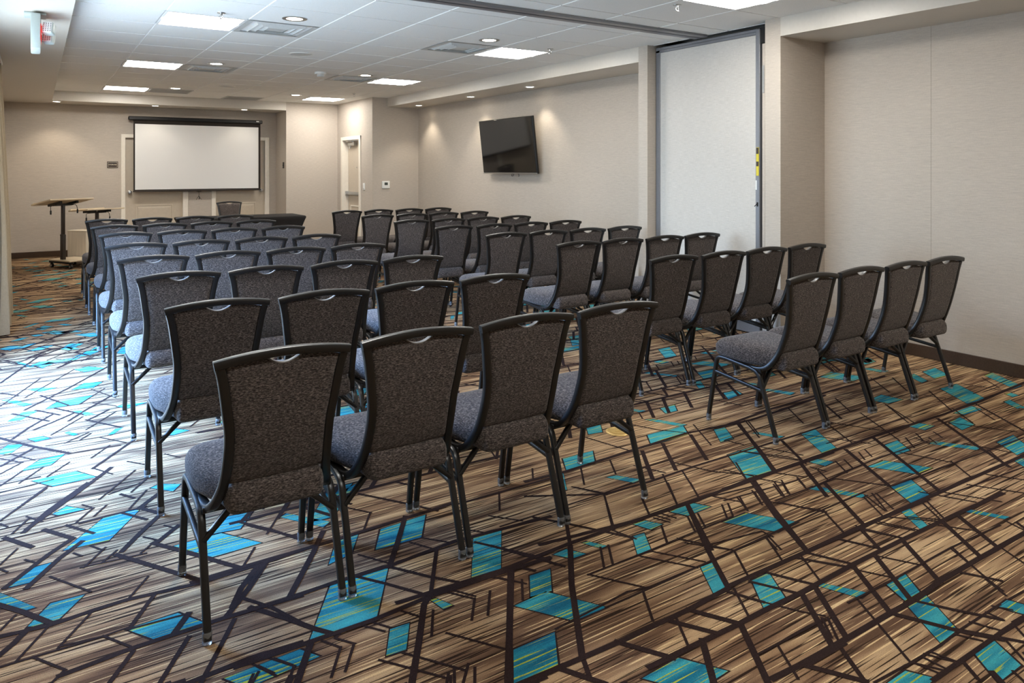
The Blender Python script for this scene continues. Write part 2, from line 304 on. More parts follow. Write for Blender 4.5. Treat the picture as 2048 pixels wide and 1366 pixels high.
DARK = """21 987 2204 1371 2183;21 1371 2183 1699 2199;21 1699 2199 2326 2199;21 2326 2199 2736 2195;21 2736 2195 3390 2206;21 1051 1676 1241 1667;21 1241 1667 1465 1660;21 1465 1660 1764 1661;21 1764 1661 1958 1673;21 1971 1680 2312 1676;21 2312 1676 2734 1675;21 2734 1675 3207 1659;21 2724 1672 3279 1668;21 3279 1668 4110 1654;21 1457 1530 1662 1527;21 1662 1527 1835 1524;21 1835 1524 1957 1526;21 1957 1526 2141 1523;21 2141 1523 2445 1531;21 2445 1531 2768 1530;21 2768 1530 3051 1526;21 3051 1526 3219 1522;21 3219 1522 3539 1511;21 1710 1309 1830 1302;21 1830 1302 2001 1299;21 2001 1299 2280 1298;21 2280 1298 2431 1295;21 2431 1295 2602 1306;21 2602 1306 2865 1305;21 2865 1305 3039 1302;9 1934 1146 2086 1136;9 2086 1136 2250 1129;9 2250 1129 2370 1134;9 2370 1134 2625 1130;15 2078 1063 2236 1061;15 2236 1061 2459 1059;15 2459 1059 2589 1052;21 1405 2172 1091 1694;15 1773 2328 1681 2185;21 1681 2185 1525 1974;21 1525 1974 1330 1673;15 1330 1673 1288 1584;21 2300 2183 2090 1881;21 2090 1881 1958 1673;21 1837 1523 1689 1306;21 2708 2176 2525 1913;21 2525 1913 2384 1665;21 2979 1999 2755 1675;21 2445 1531 2280 1298;21 2141 1523 1980 1305;21 2205 1512 2048 1301;21 2768 1530 2593 1302;21 3051 1526 2884 1304;21 2577 1527 2411 1308;21 1678 1533 1562 1385;21 3160 1523 3013 1306;9 2170 1829 2072 1683;9 1973 1663 1889 1534;9 2349 1822 2259 1686;9 2725 1829 2633 1685;9 2343 1667 2256 1531;9 2723 1668 2636 1539;9 2265 1403 2211 1315;9 2211 1315 2099 1135;9 1845 1392 1771 1269;9 2871 1399 2752 1230;9 2752 1230 2716 1160;9 2989 1817 2890 1675;9 3073 1814 2988 1688;9 3162 1672 3051 1526;9 2422 2104 2348 2013;9 2454 2100 2383 2013;9 2545 2114 2470 2010;9 2640 2113 2564 2011;9 2773 2115 2705 2019;9 2819 2104 2747 2017;9 2236 1061 2187 992;9 2076 1403 2011 1325;9 2091 1393 2011 1301;15 2001 1299 1914 1159;15 1432 2347 1577 2083;15 1694 2445 1776 2327;15 1776 2327 1920 2101;21 1241 1667 1310 1545;21 1454 1667 1545 1518;21 1655 1663 1740 1526;21 1753 1664 1838 1518;15 1941 1658 1991 1556;9 1991 1556 2050 1456;9 2050 1456 2092 1402;15 2050 1660 2133 1518;15 2142 1671 2224 1520;15 2312 1676 2427 1519;15 2384 1665 2454 1525;15 2572 1664 2636 1539;15 2723 1668 2784 1533;9 2822 1678 2899 1533;9 2890 1675 3045 1523;21 1772 1628 1836 1519;21 1830 1302 1920 1159;21 2280 1298 2366 1136;21 2366 1136 2433 1043;15 2406 1301 2465 1201;15 2465 1201 2540 1089;15 2715 1298 2779 1191;9 2431 1494 2493 1393;9 2577 1516 2647 1399;9 2616 2010 2736 1836;9 2059 1965 2165 1832;9 2170 1135 2208 1072;9 2103 1133 2145 1069;9 2443 1138 2479 1063;9 2340 1132 2377 1071;9 3323 1668 3440 1475;9 2982 1542 3085 1405;9 1614 1997 1730 1821;9 1842 1999 1967 1818;9 1904 1996 2019 1831;9 2058 2005 2167 1831;9 1892 2187 1922 2087;9 2007 2577 2078 2461;9 1426 2176 1470 2113;9 1345 2145 1401 2066;9 2151 2186 2174 2126;9 2099 2175 2127 2113;9 1769 2115 1689 1999;9 1804 2111 1731 2001;9 1707 1821 1617 1679;9 1697 1663 1615 1526;9 2074 2104 2001 2003;9 2069 2449 1901 2189;9 2178 2328 2102 2203;9 2387 2384 2264 2206;9 2473 2329 2391 2206;9 1403 2096 1339 1995;9 2223 2109 2157 2008;9 2277 2104 2217 2011;9 1611 1994 1912 1997;9 1912 1997 2378 2009;9 1538 1813 1979 1822;9 1979 1822 2430 1831;9 1538 2453 2068 2458;9 2068 2458 2251 2473;9 1338 1813 1658 1842;9 1658 1842 1745 1822;9 2134 1903 2375 1866;9 2375 1866 2375 1812;9 2055 1819 2699 1845;9 2699 1845 3049 1847;9 1765 1397 1982 1395;9 1982 1395 2077 1394;9 2218 1404 2429 1398;9 2429 1398 2871 1399;9 2871 1399 3209 1381;9 1842 1287 2023 1285;9 2455 2181 2729 2144;21 446 2697 641 2703;21 641 2703 881 2705;21 881 2705 1368 2726;21 1368 2726 1489 2734;15 1480 2716 1970 2712;21 575 2425 696 2423;21 696 2423 842 2429;21 842 2429 1060 2425;21 1060 2425 1334 2449;21 1334 2449 1754 2414;21 474 2169 682 2164;21 682 2164 890 2161;21 890 2161 1093 2179;21 1093 2179 1357 2170;21 1357 2170 1568 2159;21 1414 2178 1261 1951;21 1261 1951 1087 1693;21 1093 2179 1057 2149;21 1057 2149 955 1979;21 955 1979 866 1837;9 1067 2105 1003 1989;15 1246 2430 1105 2196;21 1260 2735 1152 2567;21 1152 2567 1050 2414;21 940 2799 855 2659;21 855 2659 702 2428;21 692 2166 601 2009;15 694 2692 611 2579;21 667 2686 580 2568;21 580 2568 531 2472;9 756 2092 688 1980;9 794 2084 729 1982;9 613 2079 581 2022;9 1211 2088 1144 1991;9 1275 2096 1200 1986;9 1044 1799 1011 1743;9 1152 2843 1066 2704;9 1702 2722 1609 2569;9 969 1805 955 1779;21 579 2441 664 2312;21 664 2312 721 2214;21 721 2214 768 2150;15 933 2423 1001 2326;15 1001 2326 1091 2185;15 1056 2416 1142 2288;15 1142 2288 1231 2176;15 1394 2403 1560 2147;15 1177 3038 1310 2843;15 1310 2843 1393 2709;15 707 3007 840 2810;9 1080 2953 1157 2840;9 991 2558 1062 2441;9 1187 2538 1249 2428;9 1239 2544 1320 2445;9 1048 1980 1163 1812;9 828 1977 953 1808;9 898 1969 1015 1803;9 976 2164 1022 2088;9 878 2155 916 2096;9 848 2153 894 2089;9 755 2141 797 2082;9 718 2150 755 2089;9 1321 2171 1366 2110;9 1438 2173 1475 2116;9 1421 2501 1469 2435;9 1548 2555 1639 2444;9 1144 2181 1205 2092;9 1175 2166 1219 2097;9 559 2166 618 2080;9 519 2155 562 2069;21 -99 2701 40 2683;21 40 2683 155 2698;21 155 2698 247 2704;21 247 2704 476 2677;21 476 2677 696 2691;21 696 2691 827 2702;21 53 2400 249 2422;21 249 2422 501 2427;21 501 2427 738 2415;9 -86 2533 169 2531;9 169 2531 236 2538;21 349 2173 516 2187;21 516 2187 665 2175;21 696 2691 602 2554;21 602 2554 501 2427;21 408 2515 348 2423;15 523 2404 454 2281;15 454 2281 379 2153;15 388 2389 285 2215;15 239 2405 170 2293;21 -17 2702 -57 2637;21 -57 2637 -98 2586;9 36 2685 -48 2538;9 146 2685 54 2541;9 -53 2805 -92 2734;15 327 2682 239 2527;9 326 2818 247 2695;9 686 2819 618 2706;9 67 2419 35 2377;21 196 3809 43 3587;21 43 3587 -41 3423;21 110 3258 38 3178;21 38 3178 -89 3003;21 147 3221 69 3122;21 69 3122 -27 2963;21 424 3294 341 3175;21 341 3175 265 3055;21 460 3530 354 3400;21 587 3297 677 3222;21 677 3222 573 3038;21 475 3158 389 3063;15 932 3172 823 3004;9 46 3870 -50 3710;9 -50 3710 -121 3589;9 395 3679 264 3623;9 252 3076 196 3004;9 218 3123 141 3005;9 386 3079 323 3005;9 250 3515 197 3426;9 202 3515 135 3407;9 -23 3554 -79 3434;9 -58 3290 -108 3190;9 408 3581 324 3420;21 245 3043 352 2880;21 352 2880 478 2687;21 369 3063 488 2885;21 488 2885 607 2702;21 -106 2905 -38 2814;21 -38 2814 44 2685;21 -102 3415 -12 3273;21 26 3407 119 3265;15 100 3402 188 3267;15 295 3400 374 3281;21 361 3412 435 3294;15 677 3062 772 2922;15 772 2922 849 2777;15 562 2520 636 2404;15 636 2404 693 2267;9 40 3004 154 2820;9 169 2535 244 2417;9 -9 2536 71 2417;9 426 3189 461 3138;9 346 3131 386 3079;9 312 3592 350 3524;9 -33 3575 22 3488;9 163 3573 202 3507;9 172 3165 207 3105;9 576 2148 616 2084;9 529 2141 559 2085;9 848 3209 894 3129;9 752 3189 794 3115;9 115 3140 141 3099;9 -34 3183 -3 3139;9 -107 3155 -84 3118;9 -120 3559 -95 3514;9 -115 3391 150 3398;9 150 3398 388 3410;9 144 3387 306 3401;9 56 2548 169 2531;9 -118 3501 202 3515;9 132 3011 341 2993;9 239 2527 395 2514;21 299 3945 267 3893;21 267 3893 101 3641;21 101 3641 -30 3450;15 429 4281 324 4124;15 324 4124 223 3976;9 391 3848 226 3589;9 427 3718 349 3595;21 -177 4720 -11 4456;21 -11 4456 140 4253;15 1 4449 -143 4242;9 -54 4250 -140 4139;9 -52 4127 -135 3982;9 27 4122 -65 3970;9 136 4127 42 3986;9 40 3844 -121 3588;9 317 4265 226 4127;15 235 4772 388 4532;9 279 4424 390 4261;9 370 3984 441 3890;9 224 3985 297 3855;9 -111 4406 -5 4247;9 -147 4360 -53 4240;9 536 3986 592 3899;15 308 3598 353 3523;9 41 4433 279 4424;9 279 4424 445 4446;9 140 4253 363 4235;9 -132 3900 67 3935;9 -135 3999 16 4003;15 85 4991 -30 4804;15 -30 4804 -105 4639;15 190 4950 82 4832;15 82 4832 -11 4742;9 225 4845 66 4597;9 236 4534 122 4424;9 247 4514 188 4426;9 394 4846 226 4588;15 357 4898 248 4764;15 519 6130 175 5524;15 175 5524 -57 5160;15 423 5239 243 4965;15 243 4965 152 4801;15 27 6619 -199 5896;9 220 6009 -60 5436;9 24 5885 -123 5477;9 -123 5477 -180 5319;15 -221 6549 18 6235;9 210 6611 406 6330;9 299 5412 414 5128;15 22 5441 162 5124;15 -191 5638 -93 5515;15 94 5102 227 4886;15 -115 5122 60 4861;15 -3 5125 115 4947;9 288 5097 400 4956;9 -209 6178 115 6231;9 115 6231 357 6319;9 -181 5347 133 5428;9 133 5428 482 5520;9 66 5354 353 5408;9 -167 4938 62 4957;9 -224 6612 166 6801;9 166 6801 433 7027;9 321 6561 151 6169;9 467 6512 307 6267;9 373 5395 219 5114;21 1855 2745 2078 2734;21 2078 2734 2501 2757;21 2501 2757 2917 2778;21 2917 2778 3375 2726;21 3375 2726 4137 2773;15 1771 2622 2077 2449;15 2077 2449 2327 2438;15 2327 2438 2641 2449;15 2641 2449 2981 2444;15 2981 2444 3398 2440;15 3398 2440 3719 2446;21 1590 2254 2011 2199;21 2011 2199 2361 2189;21 2361 2189 2736 2210;21 2736 2210 3099 2193;21 3099 2193 3334 2192;21 3175 2743 3604 2787;21 3604 2787 4363 2809;21 4363 2809 4862 2804;21 2549 2203 3086 2201;21 3086 2201 3683 2204;21 3683 2204 4389 2184;21 4389 2184 4826 2187;21 4826 2187 5511 2218;21 2550 2725 2360 2454;21 2707 2740 2521 2466;21 2921 2750 2736 2471;21 3293 2750 3043 2404;21 3043 2404 2894 2204;21 2734 2192 2570 1957;21 2570 1957 2398 1685;21 2299 2181 2102 1877;21 3273 2735 3058 2417;21 3058 2417 2899 2200;21 3086 2201 2864 1912;21 3423 2180 3192 1821;21 3696 2195 3322 1666;21 4284 2164 4038 1850;21 4038 1850 3874 1627;15 4046 2762 3825 2462;15 4759 2197 4466 1797;9 2072 2452 1902 2199;9 2341 2728 2252 2582;9 2434 2464 2263 2204;9 2544 2451 2392 2202;9 2186 2336 2100 2201;9 2167 2736 2060 2575;9 1965 2847 1894 2738;9 3051 2851 2900 2590;9 3347 2744 3192 2522;9 3260 2429 3095 2174;9 2079 2112 2007 2009;9 2343 1817 2307 1744;9 2827 2370 2699 2196;9 2799 2131 2711 2012;9 2840 2123 2744 2007;9 2530 2113 2468 2008;9 2641 2126 2562 2009;9 2915 2093 2847 1992;9 2997 2097 2933 2008;9 2423 3047 2501 2757;9 2578 2531 2653 2360;9 2653 2360 2796 2209;9 3017 2586 3045 2496;9 2951 2464 3115 2204;9 1999 2587 2078 2440;9 2389 2613 2457 2468;9 1695 2435 1779 2321;9 2642 1990 2730 1822;9 2451 2181 2512 2075;9 2056 2003 2161 1839;9 2753 3059 2825 2904;9 2825 2904 2937 2765;9 3487 3091 3540 2924;9 2769 2188 2819 2100;9 2120 2188 2143 2128;9 3360 2736 3227 2551;9 3728 2738 3581 2535;9 3264 2451 3117 2223;9 3690 2464 3528 2206;9 4010 2461 3771 2097;9 4285 2472 4101 2197;9 4137 2703 3984 2509;9 3838 2103 3734 2001;9 3941 2035 3889 1971;9 4049 2068 4000 1998;9 3948 2108 3873 2030;9 3714 1814 3587 1656;9 4024 1789 3895 1654;9 3015 1831 2944 1698;9 3182 1655 3081 1533;9 2365 1829 2320 1735;9 2724 1826 2639 1692;9 2726 1692 2626 1537;9 3056 1822 2949 1695;9 4485 2183 4775 2466;9 4374 2020 4540 2209;9 4529 1976 4657 2134;9 2928 2104 2874 2027;9 3005 2112 2940 2021;9 3080 2102 3018 2008;9 3244 2119 3165 2008;9 3297 2107 3235 2022;9 3443 2121 3380 2052;9 3504 2127 3445 2054;9 4744 2839 4534 2586;9 4869 2757 4658 2542;9 4260 2439 4073 2215;9 5220 2251 5377 2427;9 2711 2343 2776 2203;9 2956 2461 3095 2281;9 3095 2281 3114 2204;9 3423 2423 3489 2330;9 3489 2330 3604 2156;9 3712 2478 3808 2278;9 3808 2278 3884 2175;9 3090 2443 3177 2250;9 3060 1999 3198 1817;9 2631 1997 2724 1826;9 3615 2010 3702 1801;9 4248 2130 4426 1823;9 4659 2433 4714 2294;9 3242 1718 3345 1533;9 3499 1640 3618 1456;9 3690 1647 3771 1518;9 2712 1659 2788 1528;9 2572 1668 2631 1540;9 2803 1677 2879 1543;9 2964 1624 3059 1533;9 2885 2190 2962 2082;9 3081 2142 3100 2070;9 3877 2077 3857 1992;9 5142 2933 5224 2698;9 4009 1893 4081 1707;9 5117 2435 5195 2156;9 3004 2595 3526 2628;9 3526 2628 4115 2649;9 2888 2000 3387 2027;9 3387 2027 3899 2013;9 3203 1814 3612 1797;9 3612 1797 4360 1763;9 2459 2125 2901 2084;9 2643 2006 3060 1999;9 3472 3000 4210 3024;9 4210 3024 4939 3065;9 3414 2280 4208 2272;9 3288 1636 3931 1590;9 4945 2283 5617 2314;9 3021 1297 2952 1166;9 2856 1395 2757 1232;9 2743 1226 2695 1142;9 2541 1135 2543 1083;9 2452 1130 2466 1084;9 2444 1041 2376 954;9 2224 1053 2186 998;9 2196 1129 2214 1070;9 2153 1131 2158 1065;9 2107 1129 2122 1069;9 2553 1064 2638 1059;9 2541 1054 2500 1004;9 2593 1140 2624 1094;9 2675 1127 2792 1121;21 2997 1304 3288 1299;15 3290 1357 3233 1277;15 2371 1140 2479 995;9 3268 1392 3243 1309;15 2468 1060 2564 1057;15 2564 1057 2655 1055"""
# ------------------------------------------------------------------ room dimensions
CH = 1.413                 # eye height
CZ = CH + 1.221            # main ceiling
SZ = CH + 1.070            # soffit undersides
XL, XW = -.42, 5.593       # window wall, right wall
YR, YF = -2.6, 14.03       # rear wall, far wall
XS, XS2 = 5.008, 5.035     # soffit faces on the right
XSL = .21                  # left soffit face
YSF = 13.353               # far soffit face
GX, GY, GS, GSY = .837, 4.974, .6096, .600

# ------------------------------------------------------------------ floor with woven pattern
def parse(txt):
    return [[int(v) for v in r.split()] for r in txt.split(';')]
teal = [[(r[i] / 1000, r[i + 1] / 1000) for i in range(0, len(r), 2)] for r in parse(TEAL)]
dark = [(r[0] / 1000, (r[1] / 1000, r[2] / 1000), (r[3] / 1000, r[4] / 1000)) for r in parse(DARK)]
def split(w, a, b, step=.3):
    n = max(1, int(math.ceil(math.dist(a, b) / step)))
    return [(w, (a[0] + (b[0] - a[0]) * i / n, a[1] + (b[1] - a[1]) * i / n), (a[0] + (b[0] - a[0]) * (i + 1) / n, a[1] + (b[1] - a[1]) * (i + 1) / n)) for i in range(n)]
dark = [q for d in dark for q in split(*d)]
def known(x, y):
    """carpet area whose own pattern is listed above; elsewhere the repeat fills in"""
    if y < (3.1 if x > 2.3 else 2.93) and y > 2.404 - .651 * x and y > .404 * x - .05: return True
    return x < .74 and 2.2 < y < 6.2
band_t = [p for p in teal if 1.2 < sum(q[1] for q in p) / len(p) < 2.93]
band_d = [d for d in dark if 1.2 < (d[1][1] + d[2][1]) / 2 < 2.93]
fm = MB()
fm.cur = 0
fm.box(XL - .2, 6.4, YR - .1, YF + .1, -.05, 0)
ZK = [0]
def clampp(p): return (min(max(p[0], XL), XW), min(max(p[1], YR), YF))
def cell(p, z, mat, grow=0):
    c = (sum(q[0] for q in p) / len(p), sum(q[1] for q in p) / len(p))
    if grow:
        p = [(q[0] + (q[0] - c[0]) / max(.02, math.dist(q, c)) * grow, q[1] + (q[1] - c[1]) / max(.02, math.dist(q, c)) * grow) for q in p]
    p = [clampp(q) for q in p]
    a = sum(p[i][0] * p[(i + 1) % len(p)][1] - p[(i + 1) % len(p)][0] * p[i][1] for i in range(len(p)))
    if a < 0: p = p[::-1]
    if abs(a) < 1e-5: return
    ZK[0] = (ZK[0] + 1) % 211
    z += ZK[0] * 3e-6 if mat == 2 and not grow else 0
    fm.cur = mat
    fm.add([(x, y, z) for x, y in p], [tuple(range(len(p)))])
def put_teal(p):
    cell(p, .0004, 2, .009); cell(p, .0008, 1)
def put_dark(w, a, b):
    L = math.dist(a, b)
    if L < .004: return
    nx, ny = -(b[1] - a[1]) / L * w / 2, (b[0] - a[0]) / L * w / 2
    ex, ey = (b[0] - a[0]) / L * w * .3, (b[1] - a[1]) / L * w * .3
    cell([(a[0] + nx - ex, a[1] + ny - ey), (b[0] + nx + ex, b[1] + ny + ey), (b[0] - nx + ex, b[1] - ny + ey), (a[0] - nx - ex, a[1] - ny - ey)], .0012, 2)
for p in teal: put_teal(p)
for d in dark: put_dark(*d)
PX_, PY_ = 2.02, 1.76
for jy in range(-3, 8):
    for ix in range(-4, 5):
        ox, oy = ix * PX_ + (.67 * jy) % PX_, jy * PY_
        for p in band_t:
            q = [(x + ox, y + oy) for x, y in p]
            c = (sum(t[0] for t in q) / len(q), sum(t[1] for t in q) / len(q))
            if XL < c[0] < XW and YR < c[1] < YF and not known(*c) and 0 <= c[0] - ox - 1.55 < PX_: put_teal(q)
        for w, a, b in band_d:
            a2 = (a[0] + ox, a[1] + oy); b2 = (b[0] + ox, b[1] + oy)
            c = ((a2[0] + b2[0]) / 2, (a2[1] + b2[1]) / 2)
            if XL < c[0] < XW and YR < c[1] < YF and not known(*c) and 0 <= c[0] - ox - 1.55 < PX_: put_dark(w, a2, b2)
struct(fm.build('floor', [CARPET, TEALM, DARKM], smooth=0))

# ------------------------------------------------------------------ walls
def wall(name, *boxes, mat=None):
    b = MB()
    for q in boxes: b.box(*q)
    return struct(b.build(name, mat or WALL, smooth=0))
WY0, WY1, WZ0, WZ1 = 3.75, 6.55, .12, 2.25      # window opening
wall('wall_left', (XL - .2, XL, YR, WY0, 0, CZ + .1), (XL - .2, XL, WY1, YF, 0, CZ + .1), (XL - .2, XL, WY0, WY1, 0, WZ0), (XL - .2, XL, WY0, WY1, WZ1, CZ + .1))
wall('wall_rear', (XL, XW, YR - .15, YR, 0, CZ + .1))
# right wall: near bay with the screen-pocket pier, and the bay with the television
wall('wall_right', (XW, XW + .15, YR, 3.76, 0, CZ + .1), (XW + .02, XW + .17, 5.43, 11.75, 0, CZ + .1), (XW + .02, XW + .17, 3.75, 5.43, 0, CZ + .1))
wall('wall_pier_near', (XS, XW + .02, 3.752, 3.90, 0, CZ + .02))
wall('wall_pier_far', (XS2, XW + .02, 5.305, 5.433, 0, CZ + .02))
# far end: alcove, return with side door, television-side return
DZ = 1.956
D1, D2 = (1.269, 2.18), (2.722, 3.598)
wall('wall_far', (XL, D1[0], YF, YF + .16, 0, CZ), (D1[1], D2[0], YF, YF + .16, 0, DZ), (D2[1], 3.83, YF, YF + .16, 0, CZ), (D1[0], D2[1], YF, YF + .16, DZ, CZ))
wall('wall_alcove_return', (3.80, 4.90, YSF, YF + .16, 0, CZ + .02))
DY = (12.234, 13.058)
wall('wall_door_side', (4.76, 4.92, 11.65, DY[0], 0, CZ + .02), (4.76, 4.92, DY[1], YSF, 0, CZ + .02), (4.76, 4.92, DY[0], DY[1], 1.945, CZ + .02))
wall('wall_end', (4.92, XW + .1, 11.65, 11.80, 0, CZ + .02))
# seam of the wall covering on the near right wall
b = MB(); b.box(XW - .0006, XW, 2.873, 2.8748, .09, SZ); struct(b.build('trim_wall_seam', SEAM, smooth=0))

# ------------------------------------------------------------------ soffits and ceiling
b = MB()
b.box(XL, XSL, YR, YSF, SZ, CZ + .05)
b.box(XL, 3.80, YSF, YF, SZ, CZ + .05)
b.box(XS, XW, YR, 3.752, SZ, CZ + .05)
b.box(XS2, XW + .02, 5.433, 11.65, SZ, CZ + .05)
struct(b.build('ceiling_soffit', SOFFIT, smooth=0))

lights = [(0, 2), (0, 7), (0, 12), (5, 2), (5, 7), (5, 12), (5, -3), (0, -3), (0, -8), (5, -8)]
vents4 = [(1, 2), (1, 7), (4, 2), (4, 7)]
returns = [(1, 12), (3, 13)]
used = set(lights) | set(vents4) | set(returns)
b = MB()
b.cur = 1
GAP = .008
REC = .006
def hole_cells():
    return {(i, j) for i, j in lights}
X0, X1 = XSL, 5.14
for i in range(-2, 8):
    for j in range(-13, 15):
        xa, xb = GX + i * GS, GX + (i + 1) * GS
        ya, yb = GY + j * GSY, GY + (j + 1) * GSY
        xa_, xb_, ya_, yb_ = max(xa, X0), min(xb, X1), max(ya, YR), min(yb, YSF)
        if xb_ - xa_ < .02 or yb_ - ya_ < .02: continue
        if (i, j) in hole_cells(): continue
        b.cur = 1
        b.add([(xa_, ya_, CZ + REC), (xb_, ya_, CZ + REC), (xb_, yb_, CZ + REC), (xa_, yb_, CZ + REC)], [(3, 2, 1, 0)])
        if (i, j) in vents4 or (i, j) in returns: continue
        b.cur = 0
        b.box(xa_ + GAP, xb_ - GAP, ya_ + GAP, yb_ - GAP, CZ, CZ + REC)
# closing slab above everything
b.cur = 0
b.box(XL - .2, 6.4, YR - .15, YF + .2, CZ + .095, CZ + .2)
struct(b.build('ceiling', [TILE, GRIDM], smooth=0))

# baseboards
def baseb(name, *boxes):
    b = MB()
    for q in boxes: b.rbox(*q, r=.003, seg=1)
    return struct(b.build(name, BASEB, smooth=0))
baseb('baseboard_right', (XW - .012, XW, YR, 3.75, 0, .092), (XS, XW - .012, 3.740, 3.752, 0, .092), (XW + .008, XW + .02, 5.433, 11.65, 0, .092))
baseb('baseboard_far', (XL, D1[0] - .07, YF - .012, YF, 0, .092), (D1[1] + .085, D2[0] - .072, YF - .012, YF, 0, .092), (3.672, 3.80, YF - .012, YF, 0, .092), (3.80, 4.76, YSF - .012, YSF, 0, .092))
baseb('baseboard_end', (4.76, XW, 11.638, 11.65, 0, .092), (4.748, 4.76, 11.65, DY[0] - .075, 0, .092))
baseb('baseboard_left', (XL, XL + .012, YR, WY0, 0, .092), (XL, XL + .012, WY1, YF, 0, .092))
baseb('baseboard_rear', (XL, XW, YR, YR + .012, 0, .092))

# ------------------------------------------------------------------ window in the left wall
b = MB()
fx0, fx1 = XL - .14, XL - .08
for (y0, y1, z0, z1) in ((WY0, WY0 + .06, WZ0, WZ1), (WY1 - .06, WY1, WZ0, WZ1), (WY0, WY1, WZ0, WZ0 + .06), (WY0, WY1, WZ1 - .06, WZ1), ((WY0 + WY1) / 2 - .03, (WY0 + WY1) / 2 + .03, WZ0, WZ1)):
    b.rbox(fx0, fx1, y0, y1, z0, z1, r=.004, seg=1)
win = struct(b.build('window_1', ALU, smooth=0))
b = MB()
b.box(fx0 + .025, fx0 + .031, WY0 + .06, (WY0 + WY1) / 2 - .03, WZ0 + .06, WZ1 - .06)
b.build('window_pane', GLASS, win, smooth=0)
b = MB()
b.box(fx0 + .025, fx0 + .031, (WY0 + WY1) / 2 + .03, WY1 - .06, WZ0 + .06, WZ1 - .06)
b.build('window_pane', GLASS, win, smooth=0)

# ------------------------------------------------------------------ doors
def panel_door(name, x0, x1, knob_x):
    """leaf in the far wall, seen from -Y; lower raised panel and a tall upper one"""
    yl = YF + .045
    lf = MB(); lf.rbox(x0 + .003, x1 - .003, yl, yl + .04, .01, DZ - .003, r=.002, seg=1)
    d = struct(lf.build(name, DOORP, smooth=0))
    for z0, z1 in ((.20, .80), (1.02, 1.82)):
        p = MB()
        a, c = x0 + .16, x1 - .16
        # frame moulding and raised field
        for (u0, u1, v0, v1) in ((a, c, z0, z0 + .02), (a, c, z1 - .02, z1), (a, a + .02, z0 + .02, z1 - .02), (c - .02, c, z0 + .02, z1 - .02)):
            p.rbox(u0, u1, yl - .008, yl + .002, v0, v1, r=.003, seg=1)
        i = .055
        p.add([(a + .022, yl, z0 + .022), (c - .022, yl, z0 + .022), (c - .022, yl, z1 - .022), (a + .022, yl, z1 - .022),
               (a + i, yl - .007, z0 + i), (c - i, yl - .007, z0 + i), (c - i, yl - .007, z1 - i), (a + i, yl - .007, z1 - i)],
              [(0, 1, 5, 4), (1, 2, 6, 5), (2, 3, 7, 6), (3, 0, 4, 7), (4, 5, 6, 7)])
        p.build('door_panel', DOORP, d, smooth=0)
    k = MB()
    k.lathe([(.034, 0), (.036, -.006), (.030, -.010), (.012, -.014), (.012, -.034), (.022, -.040), (.031, -.052), (.031, -.064), (.020, -.075), (.0, -.078)], 24, (knob_x, yl, 1.02), 'Y')
    k.build('door_knob', CHROME, d)
    return d
door1 = panel_door('door_1', D1[0], D1[1], 1.345)
door2 = panel_door('door_2', D2[0], D2[1], 3.535)
def casing(name, x0, x1, w0, w1, parent):
    b = MB()
    y0, y1 = YF - .018, YF + .05
    b.rbox(x0 - w0, x0 + .004, y0, y1, 0, DZ + .058, r=.004, seg=1)
    b.rbox(x1 - .004, x1 + w1, y0, y1, 0, DZ + .058, r=.004, seg=1)
    b.rbox(x0 - w0, x1 + w1, y0 + .001, y1, DZ - .004, DZ + .058, r=.004, seg=1)
    return b.build(name, TRIM, parent, smooth=0)
casing('door_casing', D1[0], D1[1], .060, .082, door1)
casing('door_casing', D2[0], D2[1], .068, .074, door2)

# side door in the short wall, seen at a slant
lf = MB(); lf.rbox(4.86, 4.90, DY[0] + .003, DY[1] - .003, .01, 1.94, r=.002, seg=1)
door3 = struct(lf.build('door_3', DOORP, smooth=0))
p = MB()
for z0, z1 in ((.18, .76),):
    for (u0, u1, v0, v1) in ((DY[0] + .14, DY[1] - .14, z0, z0 + .022), (DY[0] + .14, DY[1] - .14, z1 - .022, z1), (DY[0] + .14, DY[0] + .162, z0, z1), (DY[1] - .162, DY[1] - .14, z0, z1)):
        p.rbox(4.85, 4.862, u0, u1, v0, v1, r=.003, seg=1)
p.build('door_panel', TRIM, door3, smooth=0)
b = MB()
b.rbox(4.742, 4.862, DY[1] - .004, DY[1] + .074, 0, 2.006, r=.004, seg=1)
b.rbox(4.742, 4.862, DY[0] - .074, DY[0] + .004, 0, 2.006, r=.004, seg=1)
b.rbox(4.743, 4.862, DY[0] - .074, DY[1] + .074, 1.942, 2.006, r=.004, seg=1)
b.build('door_casing', TRIM, door3, smooth=0)
b = MB()
b.rbox(4.80, 4.848, DY[0] + .03, DY[1] - .02, .952, 1.006, r=.006)
bar = b.build('panic_bar', CHROME, door3)
b = MB(); b.rbox(4.795, 4.862, DY[1] - .075, DY[1] - .005, .945, 1.015, r=.006); b.rbox(4.795, 4.862, DY[0] + .005, DY[0] + .05, .945, 1.015, r=.006)
b.build('bar_bracket', CHROME, bar)
b = MB()
b.rbox(4.80, 4.862, 12.62, 12.95, 1.845, 1.905, r=.006)
cl = b.build('door_closer', CHROME, door3)
b = MB()
b.sweep([(4.83, 12.70, 1.905), (4.80, 12.72, 1.925), (4.775, 12.95, 1.93), (4.80, 12.86, 1.938)], .02, .012, ref=(0, 0, 1))
b.sweep([(4.82, 12.82, 1.85), (4.80, 12.82, 1.80)], .02, .02, ref=(0, 1, 0))
b.build('closer_arm', CHROME, cl)
b = MB(); b.lathe([(.011, 0), (.011, -.006), (.006, -.008), (0, -.008)], 14, (4.86, 12.62, 1.45), 'X'); b.build('peephole', CHROME, door3)
